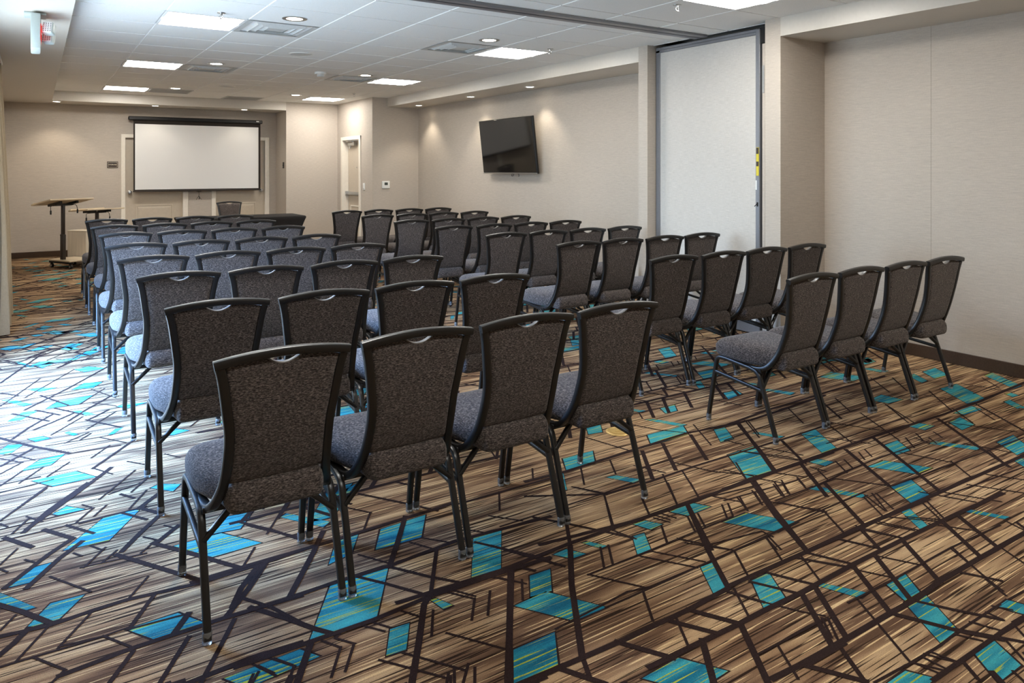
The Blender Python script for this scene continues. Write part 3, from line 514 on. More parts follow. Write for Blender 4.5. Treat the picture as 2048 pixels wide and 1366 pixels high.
CH_L, CH_R = [[(2.55, [0.632, 1.081, 1.525, 1.955]), (3.51, [0.644, 1.078, 1.522, 1.954]), (4.49, [0.635, 1.072, 1.527, 1.953]), (5.39, [0.626, 1.066, 1.498, 1.944]), (6.32, [0.614, 1.056, 1.513, 1.942]), (7.41, [0.639, 1.096, 1.535, 1.981]), (8.41, [0.616, 1.074, 1.533, 1.988]), (9.43, [0.632, 1.089, 1.533, 1.992])],
 [(2.64, [3.403, 3.829, 4.281, 4.69]), (3.6, [3.374, 3.81, 4.232, 4.682]), (4.65, [3.418, 3.865, 4.296, 4.747]), (5.59, [3.391, 3.807, 4.258, 4.696]), (6.53, [3.385, 3.802, 4.255, 4.723]), (7.5, [3.379, 3.825, 4.271, 4.71]), (8.57, [3.429, 3.87, 4.319, 4.793]), (9.6, [3.421, 3.875, 4.33, 4.778])]]
# ------------------------------------------------------------------ banquet chairs
FP = [(.190, -.290, .842), (.177, -.281, .790), (.162, -.267, .690), (.153, -.254, .620), (.1525, -.236, .550), (.157, -.206, .467), (.168, -.176, .410), (.180, -.143, .372), (.187, -.10, .357), (.191, -.04, .356), (.192, .06, .362)]
def smooth_path(pts, n=4):
    P = [Vector(p) for p in pts]; out = []
    for i in range(len(P) - 1):
        p0 = P[max(i - 1, 0)]; p1 = P[i]; p2 = P[i + 1]; p3 = P[min(i + 2, len(P) - 1)]
        for k in range(n):
            t = k / n
            out.append(.5 * ((2 * p1) + (-p0 + p2) * t + (2 * p0 - 5 * p1 + 4 * p2 - p3) * t * t + (-p0 + 3 * p1 - 3 * p2 + p3) * t ** 3))
    out.append(P[-1])
    return out
FS = smooth_path(FP, 4)
def frame_at(z):
    for a, c in zip(FS, FS[1:]):
        if a.z >= z >= c.z:
            t = (a.z - z) / max(1e-6, a.z - c.z)
            return a.x + (c.x - a.x) * t, a.y + (c.y - a.y) * t
    return FS[0].x, FS[0].y
def rail_z(u): return .840 + .021 * (1 - u * u)
def notch(x):
    d = abs(x) / .056
    return .027 * (1 - d * d) ** 1.0 if d < 1 else 0
def M(b, name, mat): return b.mesh(name, mat)
# meshes, each built once
def back_mesh():
    NU, NV = 36, 22; fr = []; bk = []
    for j in range(NV + 1):
        v = j / NV
        for i in range(NU + 1):
            u = -1 + 2 * i / NU
            zt = rail_z(u) - .011
            zb = .456 - .012 * (1 - u * u)
            z = zb + (zt - zb) * v
            hw, y = frame_at(z)
            x = u * (hw - .010)
            n = notch(x)
            if v > .8:
                z -= n * ((v - .8) / .2) ** .7
            edge = min(1, (1 - abs(u)) / .13); ve = min(1, (1 - v) / .07, v / .05)
            if v > .8 and n > 0: ve = min(ve, 1)
            puff = (max(edge, 0) ** .5) * (max(ve, 0) ** .5)
            dip = 1 - .35 * math.exp(-((x / .07) ** 2)) * max(0, (v - .72) / .28)
            fr.append((x, y + .010 + .026 * puff * dip, z)); bk.append((x, y - .004 - .009 * puff * dip, z))
    b = MB(); n = NU + 1; T = len(fr); f = []
    for j in range(NV):
        for i in range(NU):
            a = j * n + i
            f.append((a + 1, a, a + n, a + n + 1)); f.append((T + a, T + a + 1, T + a + n + 1, T + a + n))
    for i in range(NU):
        f.append((i, i + 1, T + i + 1, T + i)); a = NV * n + i; f.append((a + 1, a, T + a, T + a + 1))
    for j in range(NV):
        a = j * n; f.append((a + n, a, T + a, T + a + n)); a = j * n + NU; f.append((a, a + n, T + a + n, T + a))
    b.add(fr + bk, f)
    return b.mesh('backrest', FABRIC, 60)
def seat_mesh():
    NP = 64; out = []
    for k in range(NP):
        a = 2 * PI * k / NP
        c, s_ = math.cos(a), math.sin(a)
        e = .36
        if s_ < 0: e = .36 - .20 * abs(s_)
        x = math.copysign(abs(c) ** e, c); y = math.copysign(abs(s_) ** e, s_)
        yy = y * .227 - .012
        q_ = min(1, max(0, (-yy - .02) / .15)); w = .2135 - .058 * q_ * q_ * (3 - 2 * q_)
        if yy > 0: w += .004
        out.append((x * w, yy))
    lay = [(.369, .030), (.376, .010), (.388, .002), (.402, 0), (.424, 0), (.440, .004), (.452, .012), (.461, .024), (.468, .045), (.473, .085), (.476, .13)]
    v = []; f = []
    for z, ins in lay:
        for x, y in out:
            L = math.hypot(x, y); q = 1 - ins / max(L, .05)
            xx, yy = x * q, y * q
            zz = z + .045 * yy
            if z > .43: zz -= .020 * max(0, (yy - .10) / .11) ** 2
            v.append((xx, yy, zz))
    for i in range(len(lay) - 1):
        for k in range(NP):
            f.append((i * NP + k, i * NP + (k + 1) % NP, (i + 1) * NP + (k + 1) % NP, (i + 1) * NP + k))
    f.append(tuple(range(NP - 1, -1, -1))); f.append(tuple((len(lay) - 1) * NP + k for k in range(NP)))
    b = MB(); b.add(v, f)
    return b.mesh('seat', FABRIC, 60)
def upright_mesh(s):
    b = MB(); b.sweep([(s * p.x, p.y, p.z) for p in FS], .030, .025, ref=(1, 0, 0), rnd=.3); return b.mesh('back_upright', FRAME)
def top_rail_mesh():
    b = MB(); pts = []
    for i in range(25):
        u = -1 + i / 12
        pts.append((u * .2045, -.293 - .010 * (1 - u * u), rail_z(u) + .0015))
    b.sweep(pts, .030, .027, ref=(0, 1, 0), rnd=.25); return b.mesh('top_rail', FRAME)
def handle_mesh():
    b = MB(); pts = []
    for i in range(15):
        x = -.055 + .110 * i / 14
        u = x / .19
        z = rail_z(u) - .010 - notch(x) + .0005
        pts.append((x, frame_at(min(z, .84))[1] + .002, z))
    b.sweep(pts, .020, .005, ref=(0, 1, 0), rnd=.45); return b.mesh('handle_trim', HANDLE)
LEGW, LEGH = .0235, .021
def front_leg_mesh(s):
    b = MB(); p = fillet([(s * .2085, .227, .012), (s * .206, .165, .372), (s * .204, .10, .370)], .045, 6)
    b.sweep(p, LEGW, LEGH, ref=(1, 0, 0), rnd=.3); return b.mesh('leg', FRAME)
def rear_leg_mesh(s):
    b = MB(); p = fillet([(s * .2085, -.227, .012), (s * .206, -.112, .343), (s * .204, -.05, .356)], .045, 6)
    b.sweep(p, LEGW, LEGH, ref=(1, 0, 0), rnd=.3); return b.mesh('leg', FRAME)
def side_rail_mesh(s):
    b = MB(); b.sweep([(s * .204, .105, .3705), (s * .204, -.055, .355)], LEGW, LEGH, ref=(1, 0, 0), rnd=.3); return b.mesh('side_rail', FRAME)
def stretcher_mesh(s):
    b = MB(); b.sweep([(s * .2085, .176, .286), (s * .2085, -.138, .252)], .018, .020, ref=(1, 0, 0), rnd=.3); return b.mesh('stretcher', FRAME)
def brace_mesh(s):
    b = MB(); b.sweep([(s * .207, -.140, .270), (s * .108, -.115, .352)], .020, .018, ref=(0, 1, 0), rnd=.3); return b.mesh('brace', FRAME)
def under_mesh():
    b = MB()
    for y, z in ((-.112, .353), (.088, .366)):
        b.sweep([(-.204, y, z), (.204, y, z)], .022, .020, ref=(0, 1, 0), rnd=.3)
    return b.mesh('seat_support', FRAME)
def glide_mesh(s, y):
    b = MB(); sl = -.172 if y > 0 else .347
    b.lathe([(.0, 0.0012), (.0130, 0.0012), (.0150, .004), (.0146, .008), (.0128, .011), (.0142, .018), (.0142, .034), (.0125, .037)], 14, (s * .2085, y + sl * .018, 0)); return b.mesh('foot_glide', CLEAR, 50)

CHAIR_PARTS = [('seat', seat_mesh(), None), ('backrest', back_mesh(), None), ('top_rail', top_rail_mesh(), None), ('handle_trim', handle_mesh(), 'backrest')]
for s_ in (-1, 1):
    CHAIR_PARTS += [('back_upright', upright_mesh(s_), None), ('side_rail', side_rail_mesh(s_), None), ('stretcher', stretcher_mesh(s_), None), ('brace', brace_mesh(s_), None)]
    CHAIR_PARTS += [('leg', front_leg_mesh(s_), None), ('foot_glide', glide_mesh(s_, .227), 'leg'), ('leg', rear_leg_mesh(s_), None), ('foot_glide', glide_mesh(s_, -.227), 'leg')]
CHAIR_PARTS.append(('seat_support', under_mesh(), None))
CHAIR_PARTS = [p for p in CHAIR_PARTS]
def chair(x, y, rz, label, group):
    root = empty('banquet_chair', (x, y, 0), rz)
    tag(root, label, 'chair', group)
    last = {}
    for nm, me, par in CHAIR_PARTS:
        o = bpy.data.objects.new(nm, me); COL.objects.link(o)
        o.parent = last[par] if par else root
        last[nm] = o
    return root
ROWN = ['nearest', 'second-nearest', 'third-nearest', 'fourth-nearest', 'fifth-nearest', 'sixth-nearest', 'seventh-nearest', 'foremost']
SL = ['seat at the window end', 'second seat from the window end', 'second seat from the centre aisle', 'seat at the centre aisle']
SR = ['seat at the centre aisle', 'second seat from the centre aisle', 'second seat from the right wall', 'seat next to the right wall']
for (blk, seats, rows) in (('left', SL, CH_L), ('right', SR, CH_R)):
    for ri, (y, xs) in enumerate(rows):
        xm = sum(xs) / 4 + (.012 if blk == 'left' else .02)
        for k in range(4):
            x = xm + (k - 1.5) * .4495
            rz = math.radians(random.uniform(-.2, .5))
            chair(x, y + random.uniform(-.008, .008), rz, 'charcoal banquet chair, %s, %s row of the %s block' % (seats[k], ROWN[ri], blk), 'banquet chairs in the %s seating block' % blk)
chair(2.745, 12.72, PI, 'lone charcoal chair facing the room behind the black-covered table', None)
# ------------------------------------------------------------------ ceiling fittings
WH = [(i, j) for i, j in lights]
def troffer(i, j, label):
    x0, x1 = GX + i * GS, GX + (i + 1) * GS; y0, y1 = GY + j * GSY, GY + (j + 1) * GSY
    cx, cy = (x0 + x1) / 2, (y0 + y1) / 2
    r = empty('ceiling_light', (cx, cy, CZ)); tag(r, label, 'ceiling light', 'square recessed ceiling lights')
    hx, hy = GS / 2 - .004, GSY / 2 - .004
    b = MB()
    for q in ((-hx, hx, -hy, -hy + .018), (-hx, hx, hy - .018, hy), (-hx, -hx + .018, -hy + .018, hy - .018), (hx - .018, hx, -hy + .018, hy - .018)):
        b.box(*q, -.003, .012)
    b.build('frame', REFL, r, smooth=0)
    # curved reflector pan: low at the edges, high by the lens
    b = MB(); v = []; f = []; n = 12; hi = .09
    ix = hx - .017; iy = hy - .017
    prof = [(-iy, .010), (-iy * .86, .040), (-iy * .70, .062), (-iy * .52, .074), (-iy * .40, .078), (iy * .40, .078), (iy * .52, .074), (iy * .70, .062), (iy * .86, .040), (iy, .010)]
    for y, z in prof: v += [(-ix, y, z), (ix, y, z)]
    for k in range(len(prof) - 1): f.append((2 * k, 2 * k + 1, 2 * k + 3, 2 * k + 2))
    for s in (0, 1): f.append(tuple(2 * k + s for k in range(len(prof))))
    b.add(v, f); b.build('reflector', REFL, r, smooth=0)
    # bowed lens hung in the middle of the pan
    b = MB(); v = []; f = []; n = 10; w = iy * .42
    for k in range(n + 1):
        a = PI * k / n
        y = -w * math.cos(a); z = .072 - .080 * math.sin(a) ** .7
        v += [(-ix + .004, y, z), (ix - .004, y, z)]
    for k in range(n): f.append((2 * k, 2 * k + 2, 2 * k + 3, 2 * k + 1))
    b.add(v, f); b.build('diffuser', LIGHTW, r, smooth=60)
    return r
TN = {(0, 2): 'square recessed ceiling light nearest the camera in the window-side line', (0, 7): 'square recessed ceiling light in the middle of the window-side line', (0, 12): 'square recessed ceiling light closest to the projection screen',
      (5, 2): 'square ceiling light beside a diffuser, above the television', (5, 7): 'square ceiling light midway along the television side', (5, 12): 'square ceiling light at the far end near the side door',
      (5, -3): 'square ceiling light before the partition track, at the top edge', (0, -3): 'square ceiling light over the camera on the window side', (0, -8): 'square ceiling light in the rear room, window side', (5, -8): 'square ceiling light in the rear room, wall side'}
for (i, j) in lights: troffer(i, j, TN[(i, j)])

def diffuser(i, j, label):
    cx, cy = GX + (i + .5) * GS, GY + (j + .5) * GSY
    r = empty('air_diffuser', (cx, cy, CZ)); tag(r, label, 'air vent', 'square four-way air diffusers')
    h = GS / 2 - .012
    b = MB()
    def ring(b, o, i_, zo, zi, t=.004):
        v = []
        for s, z in ((o, zo), (i_, zi)):
            v += [(-s, -s, z), (s, -s, z), (s, s, z), (-s, s, z)]
        f = [(k, (k + 1) % 4, 4 + (k + 1) % 4, 4 + k) for k in range(4)]
        b.add(v, [tuple(reversed(q)) for q in f]); b.add([(x, y, z + t) for x, y, z in v], f)
    ring(b, h, h - .045, -.002, -.001)
    b.build('frame', VENTM, r, smooth=0)
    for k, o in enumerate((h - .05, h - .105, h - .160)):
        b = MB(); ring(b, o, o - .050, .030, -.010); b.build('louver', VENTM, r, smooth=0)
    b = MB(); o = h - .215; b.box(-o, o, -o, o, -.006, 0.0); b.build('core_plate', VENTM, r, smooth=0)
    b = MB(); b.box(-h + .045, h - .045, -h + .045, h - .045, .055, .06); b.build('duct_back', GAPSHADE, r, smooth=0)
for (i, j), t in zip(vents4, ('square louvred air diffuser nearest the camera on the window side', 'square louvred air diffuser behind the first, on the window side', 'square louvred air diffuser nearest the camera on the television side', 'small-looking louvred diffuser far along the television side')):
    diffuser(i, j, t)
for (i, j), t in zip(returns, ('flat grey return grille beside the farthest window-side light', 'flat grey return grille against the far soffit')):
    cx, cy = GX + (i + .5) * GS, GY + (j + .5) * GSY
    r = empty('return_grille', (cx, cy, CZ)); tag(r, t, 'air vent', 'flat return grilles')
    b = MB(); h = GS / 2 - .01
    y1 = h if j != 13 else .24
    b.box(-h, h, -h, y1, -.003, .006); b.build('face_plate', GREYP, r, smooth=0)
    b = MB()
    for q in ((-h - .004, h + .004, -h - .004, -h + .016), (-h - .004, h + .004, y1 - .016, y1 + .004), (-h - .004, -h + .016, -h + .016, y1 - .016), (h - .016, h + .004, -h + .016, y1 - .016)):
        b.box(*q, -.005, -.001)
    b.build('frame', VENTM, r, smooth=0)

def downlight(x, y, z, label, group, r0=.098, power=7, spot=None, col=(1, .93, .82)):
    r = empty('downlight', (x, y, z)); tag(r, label, 'downlight', group)
    b = MB(); b.lathe([(r0, 0.0), (r0, -.004), (r0 - .012, -.007), (r0 * .66, -.004), (r0 * .64, -.001), (r0 * .64, 0)], 32); b.build('trim_ring', CHROME if group == 'ceiling downlights' else WHITEP, r)
    b = MB(); b.lathe([(0, -.0035), (r0 * .655, -.0035), (r0 * .655, -.001), (0, -.001)], 32); b.build('lens', DOWNW, r)
    L = bpy.data.lights.new('downlight_lamp', 'SPOT'); L.energy = power; L.color = col
    L.spot_size = math.radians(spot or 110); L.spot_blend = .55; L.shadow_soft_size = .05
    o = bpy.data.objects.new('downlight_lamp', L); COL.objects.link(o); o.parent = r; o.location = (0, 0, -.02)
GD = 'ceiling downlights'
for x, y, t in ((1.755, 5.93, 'round downlight nearest the camera beside the window-side diffuser'), (1.745, 8.95, 'round downlight beyond the first on the window side'), (1.76, 12.0, 'round downlight over the return grille near the screen'),
                (3.585, 5.91, 'round downlight beside the bright light on the television side'), (3.585, 9.0, 'round downlight midway along the television side'), (3.57, 12.0, 'round downlight at the far end of the television side')):
    downlight(x, y, CZ, t, GD)
GSF = 'soffit downlights'
for x, y, t in ((.27, 13.56, 'soffit downlight above the lectern, by the curtain'), (1.68, 13.58, 'soffit downlight above the left part of the screen'), (3.12, 13.58, 'soffit downlight above the right part of the screen')):
    downlight(x, y, SZ, t, GSF, .075, 15 if x < 1 else 4, 110, (1, .87, .68))
for x, y, t in ((5.36, 11.1, 'soffit downlight in the corner above the thermostat wall'), (5.36, 9.36, 'soffit downlight just left of the television'), (5.36, 7.82, 'soffit downlight above the right side of the television')):
    downlight(x, y, SZ, t, GSF, .075, 17, 96, (1, .90, .74))
# soffit lamps of the near bay, outside the frame
for x, y in ((5.33, 1.0), (5.33, -.6)):
    downlight(x, y, SZ, 'soffit downlight over the near wall, behind the camera', GSF, .075, 20, 96, (1, .88, .72))

for x, y, t in ((2.345, 7.71, 'round speaker grille in the ceiling, nearest the camera'), (2.35, 11.3, 'round speaker grille in the ceiling, farther toward the screen')):
    r = empty('ceiling_speaker', (x, y, CZ)); tag(r, t, 'speaker', 'ceiling speakers')
    b = MB(); b.lathe([(0, -.006), (.10, -.006), (.108, -.004), (.108, 0), (0, 0)], 40); b.build('grille', GREYP if 0 else VENTM, r)
    b = MB(); b.lathe([(.108, 0), (.108, -.007), (.118, -.004), (.120, 0)], 40); b.build('rim', WHITEP, r)
r = empty('smoke_detector', (3.0, 9.03, CZ)); tag(r, 'white domed smoke detector on the ceiling beyond the speaker', 'smoke detector')
b = MB(); b.lathe([(.075, 0), (.075, -.022), (.068, -.028), (0, -.028)], 32); b.build('base', WHITEP, r)
b = MB(); b.lathe([(.045, -.028), (.042, -.052), (.034, -.058), (0, -.060)], 28); b.build('sensor_head', VENTM, r)
for x, y, t in ((1.21, 6.02, 'small sprinkler head below the nearest window-side light'), (4.37, 6.01, 'small sprinkler head at the corner of the television-side light'), (3.99, 3.89, 'white sprinkler head near the partition track at the top edge'), (4.29, 11.26, 'tiny sprinkler head near the side-door corner')):
    r = empty('sprinkler_head', (x, y, CZ)); tag(r, t, 'sprinkler', 'ceiling sprinklers')
    b = MB(); b.lathe([(.032, 0), (.030, -.004), (.012, -.007), (.010, -.02), (.0, -.02)], 20); b.build('escutcheon', CHROME, r)
    b = MB()
    for s in (-1, 1): b.sweep([(s * .010, 0, -.018), (s * .013, 0, -.034), (0, 0, -.046)], .004, .004, ref=(0, 1, 0))
    b.lathe([(.016, -.046), (.016, -.048), (0, -.049)], 16); b.build('deflector', CHROME, r)

# track of the movable partition
r = empty('partition_track', ((XSL + 5.10) / 2, 4.67, CZ)); tag(r, 'grey metal partition track crossing the ceiling to the panel opening', 'track')
L2 = (5.10 - XSL) / 2
b = MB(); b.rbox(-L2, L2, -.075, -.012, -.022, .004, r=.003, seg=1); b.rbox(-L2, L2, .012, .075, -.022, .004, r=.003, seg=1); b.build('track_rail', ALU, r, smooth=0)
b = MB(); b.box(-L2, L2, -.012, .012, -.006, .0); b.build('track_slot', GAPSHADE, r, smooth=0)

# ------------------------------------------------------------------ stacked partition panel in its pocket
r = empty('partition_panel', (5.15, 4.66, 0)); tag(r, 'tall pale fabric partition panel parked in the wall pocket, grey metal frame', 'partition panel')
def lb(*q): # world box -> local
    return (q[0] - 5.15, q[1] - 5.15, q[2] - 4.66, q[3] - 4.66, q[4], q[5])
b = MB(); b.box(*lb(5.152, 5.21, 4.103, 5.246, .15, 2.560)); b.build('fabric_face', PANEL_FAB, r, smooth=0)
b = MB(); b.rbox(*lb(5.142, 5.215, 5.246, 5.300, .02, 2.612), r=.004, seg=1); b.build('frame_stile', ALU, r, smooth=0)
b = MB(); b.rbox(*lb(5.142, 5.215, 4.10, 5.300, 2.558, 2.585), r=.004, seg=1); b.rbox(*lb(5.146, 5.213, 4.10, 5.300, 2.584, 2.612), r=.004, seg=1); b.build('top_rail', ALU, r, smooth=0)
b = MB(); b.rbox(*lb(5.142, 5.215, 4.083, 4.104, .02, 2.612), r=.004, seg=1); es = b.build('edge_stile', ALU, r, smooth=0)
b = MB(); b.rbox(*lb(5.125, 5.215, 4.046, 4.080, .02, 2.605), r=.006, seg=1); b.build('edge_astragal', ALU, r, smooth=0)
b = MB(); b.box(*lb(5.120, 5.126, 4.052, 4.078, 1.36, 1.60)); lab = b.build('warning_label', YELL, r, smooth=0); lab['label'] = 'yellow and black warning label'
b = MB(); b.box(*lb(5.1185, 5.1205, 4.054, 4.076, 1.545, 1.597)); b.box(*lb(5.1185, 5.1205, 4.054, 4.076, 1.44, 1.48)); b.build('label_print', SIGNB, lab, smooth=0)
b = MB(); b.box(*lb(5.1405, 5.1425, 4.086, 4.100, 1.24, 1.32)); b.build('serial_label', WHITEP, r, smooth=0)
b = MB(); b.rbox(*lb(5.118, 5.126, 4.062, 4.074, 1.10, 1.135), r=.002, seg=1); b.sweep([(5.118 - 5.15, 4.07 - 4.66, 1.12), (5.10 - 5.15, 4.08 - 4.66, 1.10)], .006, .006, ref=(0, 0, 1)); b.build('latch', BLACK, r, smooth=0)
b = MB(); b.rbox(*lb(5.142, 5.215, 4.10, 5.246, .10, .152), r=.004, seg=1); b.build('bottom_rail', WHITEP, r, smooth=0)
b = MB(); b.box(*lb(5.150, 5.207, 4.10, 5.246, .012, .10)); b.build('bottom_seal', ALU, r, smooth=0)
b = MB(); b.box(5.24, 5.26, 3.90, 5.31, 0, CZ); struct(b.build('wall_pocket_back', GAPSHADE, smooth=0))
r = empty('hinge_post', (5.085, 3.965, 0)); tag(r, 'slim beige metal post with piano hinge beside the parked panel', 'post')
b = MB(); b.rbox(-.014, .014, -.014, .014, 0, 2.58, r=.004); b.build('post', WALL, r)
b = MB(); b.rbox(-.018, -.012, -.010, .012, 2.05, 2.28, r=.002, seg=1); hg = b.build('hinge', CHROME, r, smooth=0)
b = MB(); b.rbox(-.03, .03, -.03, .02, 2.46, 2.60, r=.006, seg=1); b.build('pivot_bracket', BLACK, r, smooth=0)

# ------------------------------------------------------------------ television on a tilting arm
TVW, TVH, TLT = 1.365, .765, math.radians(6.5)
r = empty('television', (5.455, 8.535, 1.735)); tag(r, 'black flat television tilted forward on the right wall', 'television')
m = Matrix.Rotation(-TLT, 4, 'Y')
def tvb(name, mat, *boxes, parent=None, rr=.004):
    b = MB()
    for q in boxes: b.rbox(*q, r=min(rr, .45 * min(q[1] - q[0], q[3] - q[2], q[5] - q[4])), seg=1)
    b.xf(m); return b.build(name, mat, parent or r, smooth=0)
hw, hh = TVW / 2, TVH / 2
scr = tvb('housing', BLACK, (0, .035, -hw, hw, -hh, hh), (.03, .06, -hw * .6, hw * .6, -hh * .8, hh * .2))
tvb('screen', GLOSSB, (-.004, .001, -hw + .009, hw - .009, -hh + .022, hh - .009), rr=.001)
tvb('bottom_trim', CHROME, (-.007, .002, -hw, hw, -hh, -hh + .014), rr=.002)
b = MB()
b.rbox(XW + .005 - 5.455, XW + .02 - 5.455, -.25, .25, -.18, .18, r=.004, seg=1)
b.sweep([(XW - 5.455, -.12, 0), (.055, -.12, 0)], .05, .04, ref=(0, 1, 0)); b.sweep([(XW - 5.455, .12, 0), (.055, .12, 0)], .05, .04, ref=(0, 1, 0))
b.build('wall_mount', BLACK, r, smooth=0)
b = MB()
b.tube(smooth_path([(.05, -.12, -.36), (.05, -.10, -.405), (.05, -.06, -.41), (.05, -.08, -.37)], 5), .004); b.tube(smooth_path([(.05, -.22, -.36), (.05, -.24, -.40), (.05, -.235, -.42)], 5), .004)
b.build('cable', BLACK, r)

# ------------------------------------------------------------------ projection screen
r = empty('projection_screen', (2.42, 13.9, 0)); tag(r, 'wide white pull-down projection screen with black border, in front of the double doors', 'projection screen')
def pb(name, mat, *boxes, parent=None, rr=.003):
    b = MB()
    for x0, x1, y0, y1, z0, z1 in boxes: b.rbox(x0 - 2.42, x1 - 2.42, y0 - 13.9, y1 - 13.9, z0, z1, r=rr, seg=1)
    return b.build(name, mat, parent or r, smooth=0)
case = pb('roller_case', BLACK, (1.308, 3.515, 13.87, 13.95, 2.252, 2.318), rr=.012)
pb('end_cap', WHITEP, (3.40, 3.45, 13.868, 13.88, 2.285, 2.305), parent=case)
pb('wall_bracket', BLACK, (1.32, 1.36, 13.95, YF - .006, 2.26, 2.31), (3.46, 3.50, 13.95, YF - .006, 2.26, 2.31))
pb('screen_border', SCREENB, (1.385, 3.482, 13.899, 13.9005, 1.046, 2.255), rr=.0003)
pb('screen_surface', SCREENW, (1.408, 3.446, 13.8965, 13.8985, 1.069, 2.188), rr=.0003)
wb = pb('weight_bar', STEELB, (1.375, 3.49, 13.888, 13.912, 1.030, 1.052), rr=.006)
b = MB(); b.sweep([(2.42 - 2.42 - .04, 0, 1.025), (.04, 0, 1.025)], .008, .008, ref=(0, 1, 0)); b.tube(smooth_path([(0, 0, 1.024), (.002, 0, .97), (-.004, 0, .94)], 4), .004)
b.tube(smooth_path([(-.004, 0, .94), (-.03, 0, .90), (-.045, 0, .875)], 4), .0035); b.tube(smooth_path([(-.004, 0, .94), (.02, 0, .905), (.045, 0, .88)], 4), .0035); b.tube(smooth_path([(-.004, 0, .94), (.012, 0, .92), (0, 0, .885)], 4), .006)
b.build('pull_hook', BLACK, wb)

# ------------------------------------------------------------------ wall plates and signs
r = empty('storage_sign', (1.083, YF, 1.493)); tag(r, 'small dark wall sign reading STORAGE beside the left door', 'sign')
b = MB(); b.rbox(-.081, .081, -.012, 0, -.054, .054, r=.004, seg=2); pl = b.build('plate', SIGNB, r)
b = MB()
for q in ((-.069, .069, .040, .043), (-.069, .069, -.043, -.040), (-.069, -.066, -.04, .04), (.066, .069, -.04, .04)): b.box(q[0], q[1], -.0135, -.011, q[2], q[3])
b.build('border_line', SIGNT, pl, smooth=0)
def lettering(txt, size, mat, parent, loc, rot, name='lettering', depth=.0012):
    c = bpy.data.curves.new(name, 'FONT'); c.body = txt; c.size = size; c.align_x = 'CENTER'; c.align_y = 'CENTER'; c.extrude = depth
    c.offset = size * .012
    o = bpy.data.objects.new(name, c); c.materials.append(mat); COL.objects.link(o); bpy.context.view_layer.update()
    me = bpy.data.meshes.new_from_object(o.evaluated_get(bpy.context.evaluated_depsgraph_get()))
    bpy.data.objects.remove(o)
    o = bpy.data.objects.new(name, me); COL.objects.link(o); o.parent = parent
    o.location = loc; o.rotation_euler = rot
    return o
lettering('STORAGE', .027, SIGNT, pl, (0, -.0125, 0), (PI / 2, 0, 0))
r = empty('wall_dial_plate', (3.80, 13.52, 1.49)); tag(r, 'small black two-button control plate on the alcove return', 'control plate')
b = MB(); b.rbox(-.008, 0, -.045, .045, -.055, .055, r=.002, seg=1); b.build('plate', BLACK, r, smooth=0)
b = MB(); b.rbox(-.011, -.007, -.02, .02, .012, .036, r=.002, seg=1); b.build('button', HANDLE, r, smooth=0)
b = MB(); b.rbox(-.011, -.007, -.02, .02, -.036, -.012, r=.002, seg=1); b.build('button', HANDLE, r, smooth=0)
r = empty('light_switch', (4.76, 12.02, 1.118)); tag(r, 'white rocker light switch beside the side door', 'light switch')
b = MB(); b.rbox(-.007, 0, -.045, .045, -.060, .060, r=.003, seg=2); b.build('plate', WHITEP, r)
b = MB(); b.rbox(-.011, -.006, -.018, .018, -.034, .034, r=.002, seg=1); b.build('rocker', WHITEP, r, smooth=0)
r = empty('thermostat', (5.0, 11.65, 1.152)); tag(r, 'white wall thermostat with a small grey display', 'thermostat')
b = MB(); b.rbox(-.071, .071, -.026, 0, -.064, .064, r=.010, seg=3); b.build('body', WHITEP, r)
b = MB(); b.rbox(-.030, .030, -.0285, -.025, -.006, .040, r=.002, seg=1); b.build('display', LCD, r, smooth=0)

# ------------------------------------------------------------------ exit sign with emergency lamps
r = empty('exit_sign', (0, 6.02, SZ)); tag(r, 'white emergency exit sign with two lamp heads hanging from the window soffit', 'exit sign')
b = MB(); b.rbox(-.07, .06, -.09, .09, -.018, 0, r=.006); b.build('canopy', SIGNW, r)
b = MB(); b.rbox(-.030, .026, -.15, .15, -.255, -.016, r=.008); bd = b.build('housing', SIGNW, r)
b = MB(); b.rbox(.026, .029, -.135, .135, -.235, -.055, r=.001, seg=1); fp = b.build('face_plate', SIGNW, bd, smooth=0)
lettering('EXIT', .155, REDE, bd, (.0300, 0, -.147), (PI / 2, 0, PI / 2), 'exit_lettering', .0006)
for k, (y, z) in enumerate(((-.11, -.12), (.10, -.15))):
    b = MB()
    b.lathe([(.022, 0), (.026, .010), (.016, .030), (.012, .045)], 18, (.026, y, z), 'X')
    # squarish lamp head turned to look along the room
    mt = Matrix.Translation((.070, y - .01, z + .012)) @ Matrix.Rotation(math.radians(-22), 4, 'Z') @ Matrix.Rotation(math.radians(-14), 4, 'X')
    b.rbox(-.034, .034, -.018, .045, -.042, .042, r=.014, seg=3, mat=mt)
    hd = b.build('lamp_head', SIGNW, r)
    b = MB(); b.rbox(-.028, .028, -.021, -.016, -.036, .036, r=.002, seg=1, mat=mt)
    b.build('lamp_lens', LEDW, hd)
    b = MB()
    for u in range(4):
        for w_ in range(5): b.rbox(-.024 + u * .0137, -.0165 + u * .0137, -.0225, -.0205, -.031 + w_ * .0132, -.0235 + w_ * .0132, r=.0005, seg=1, mat=mt)
    b.build('led_pattern', HANDLE, hd, smooth=0)

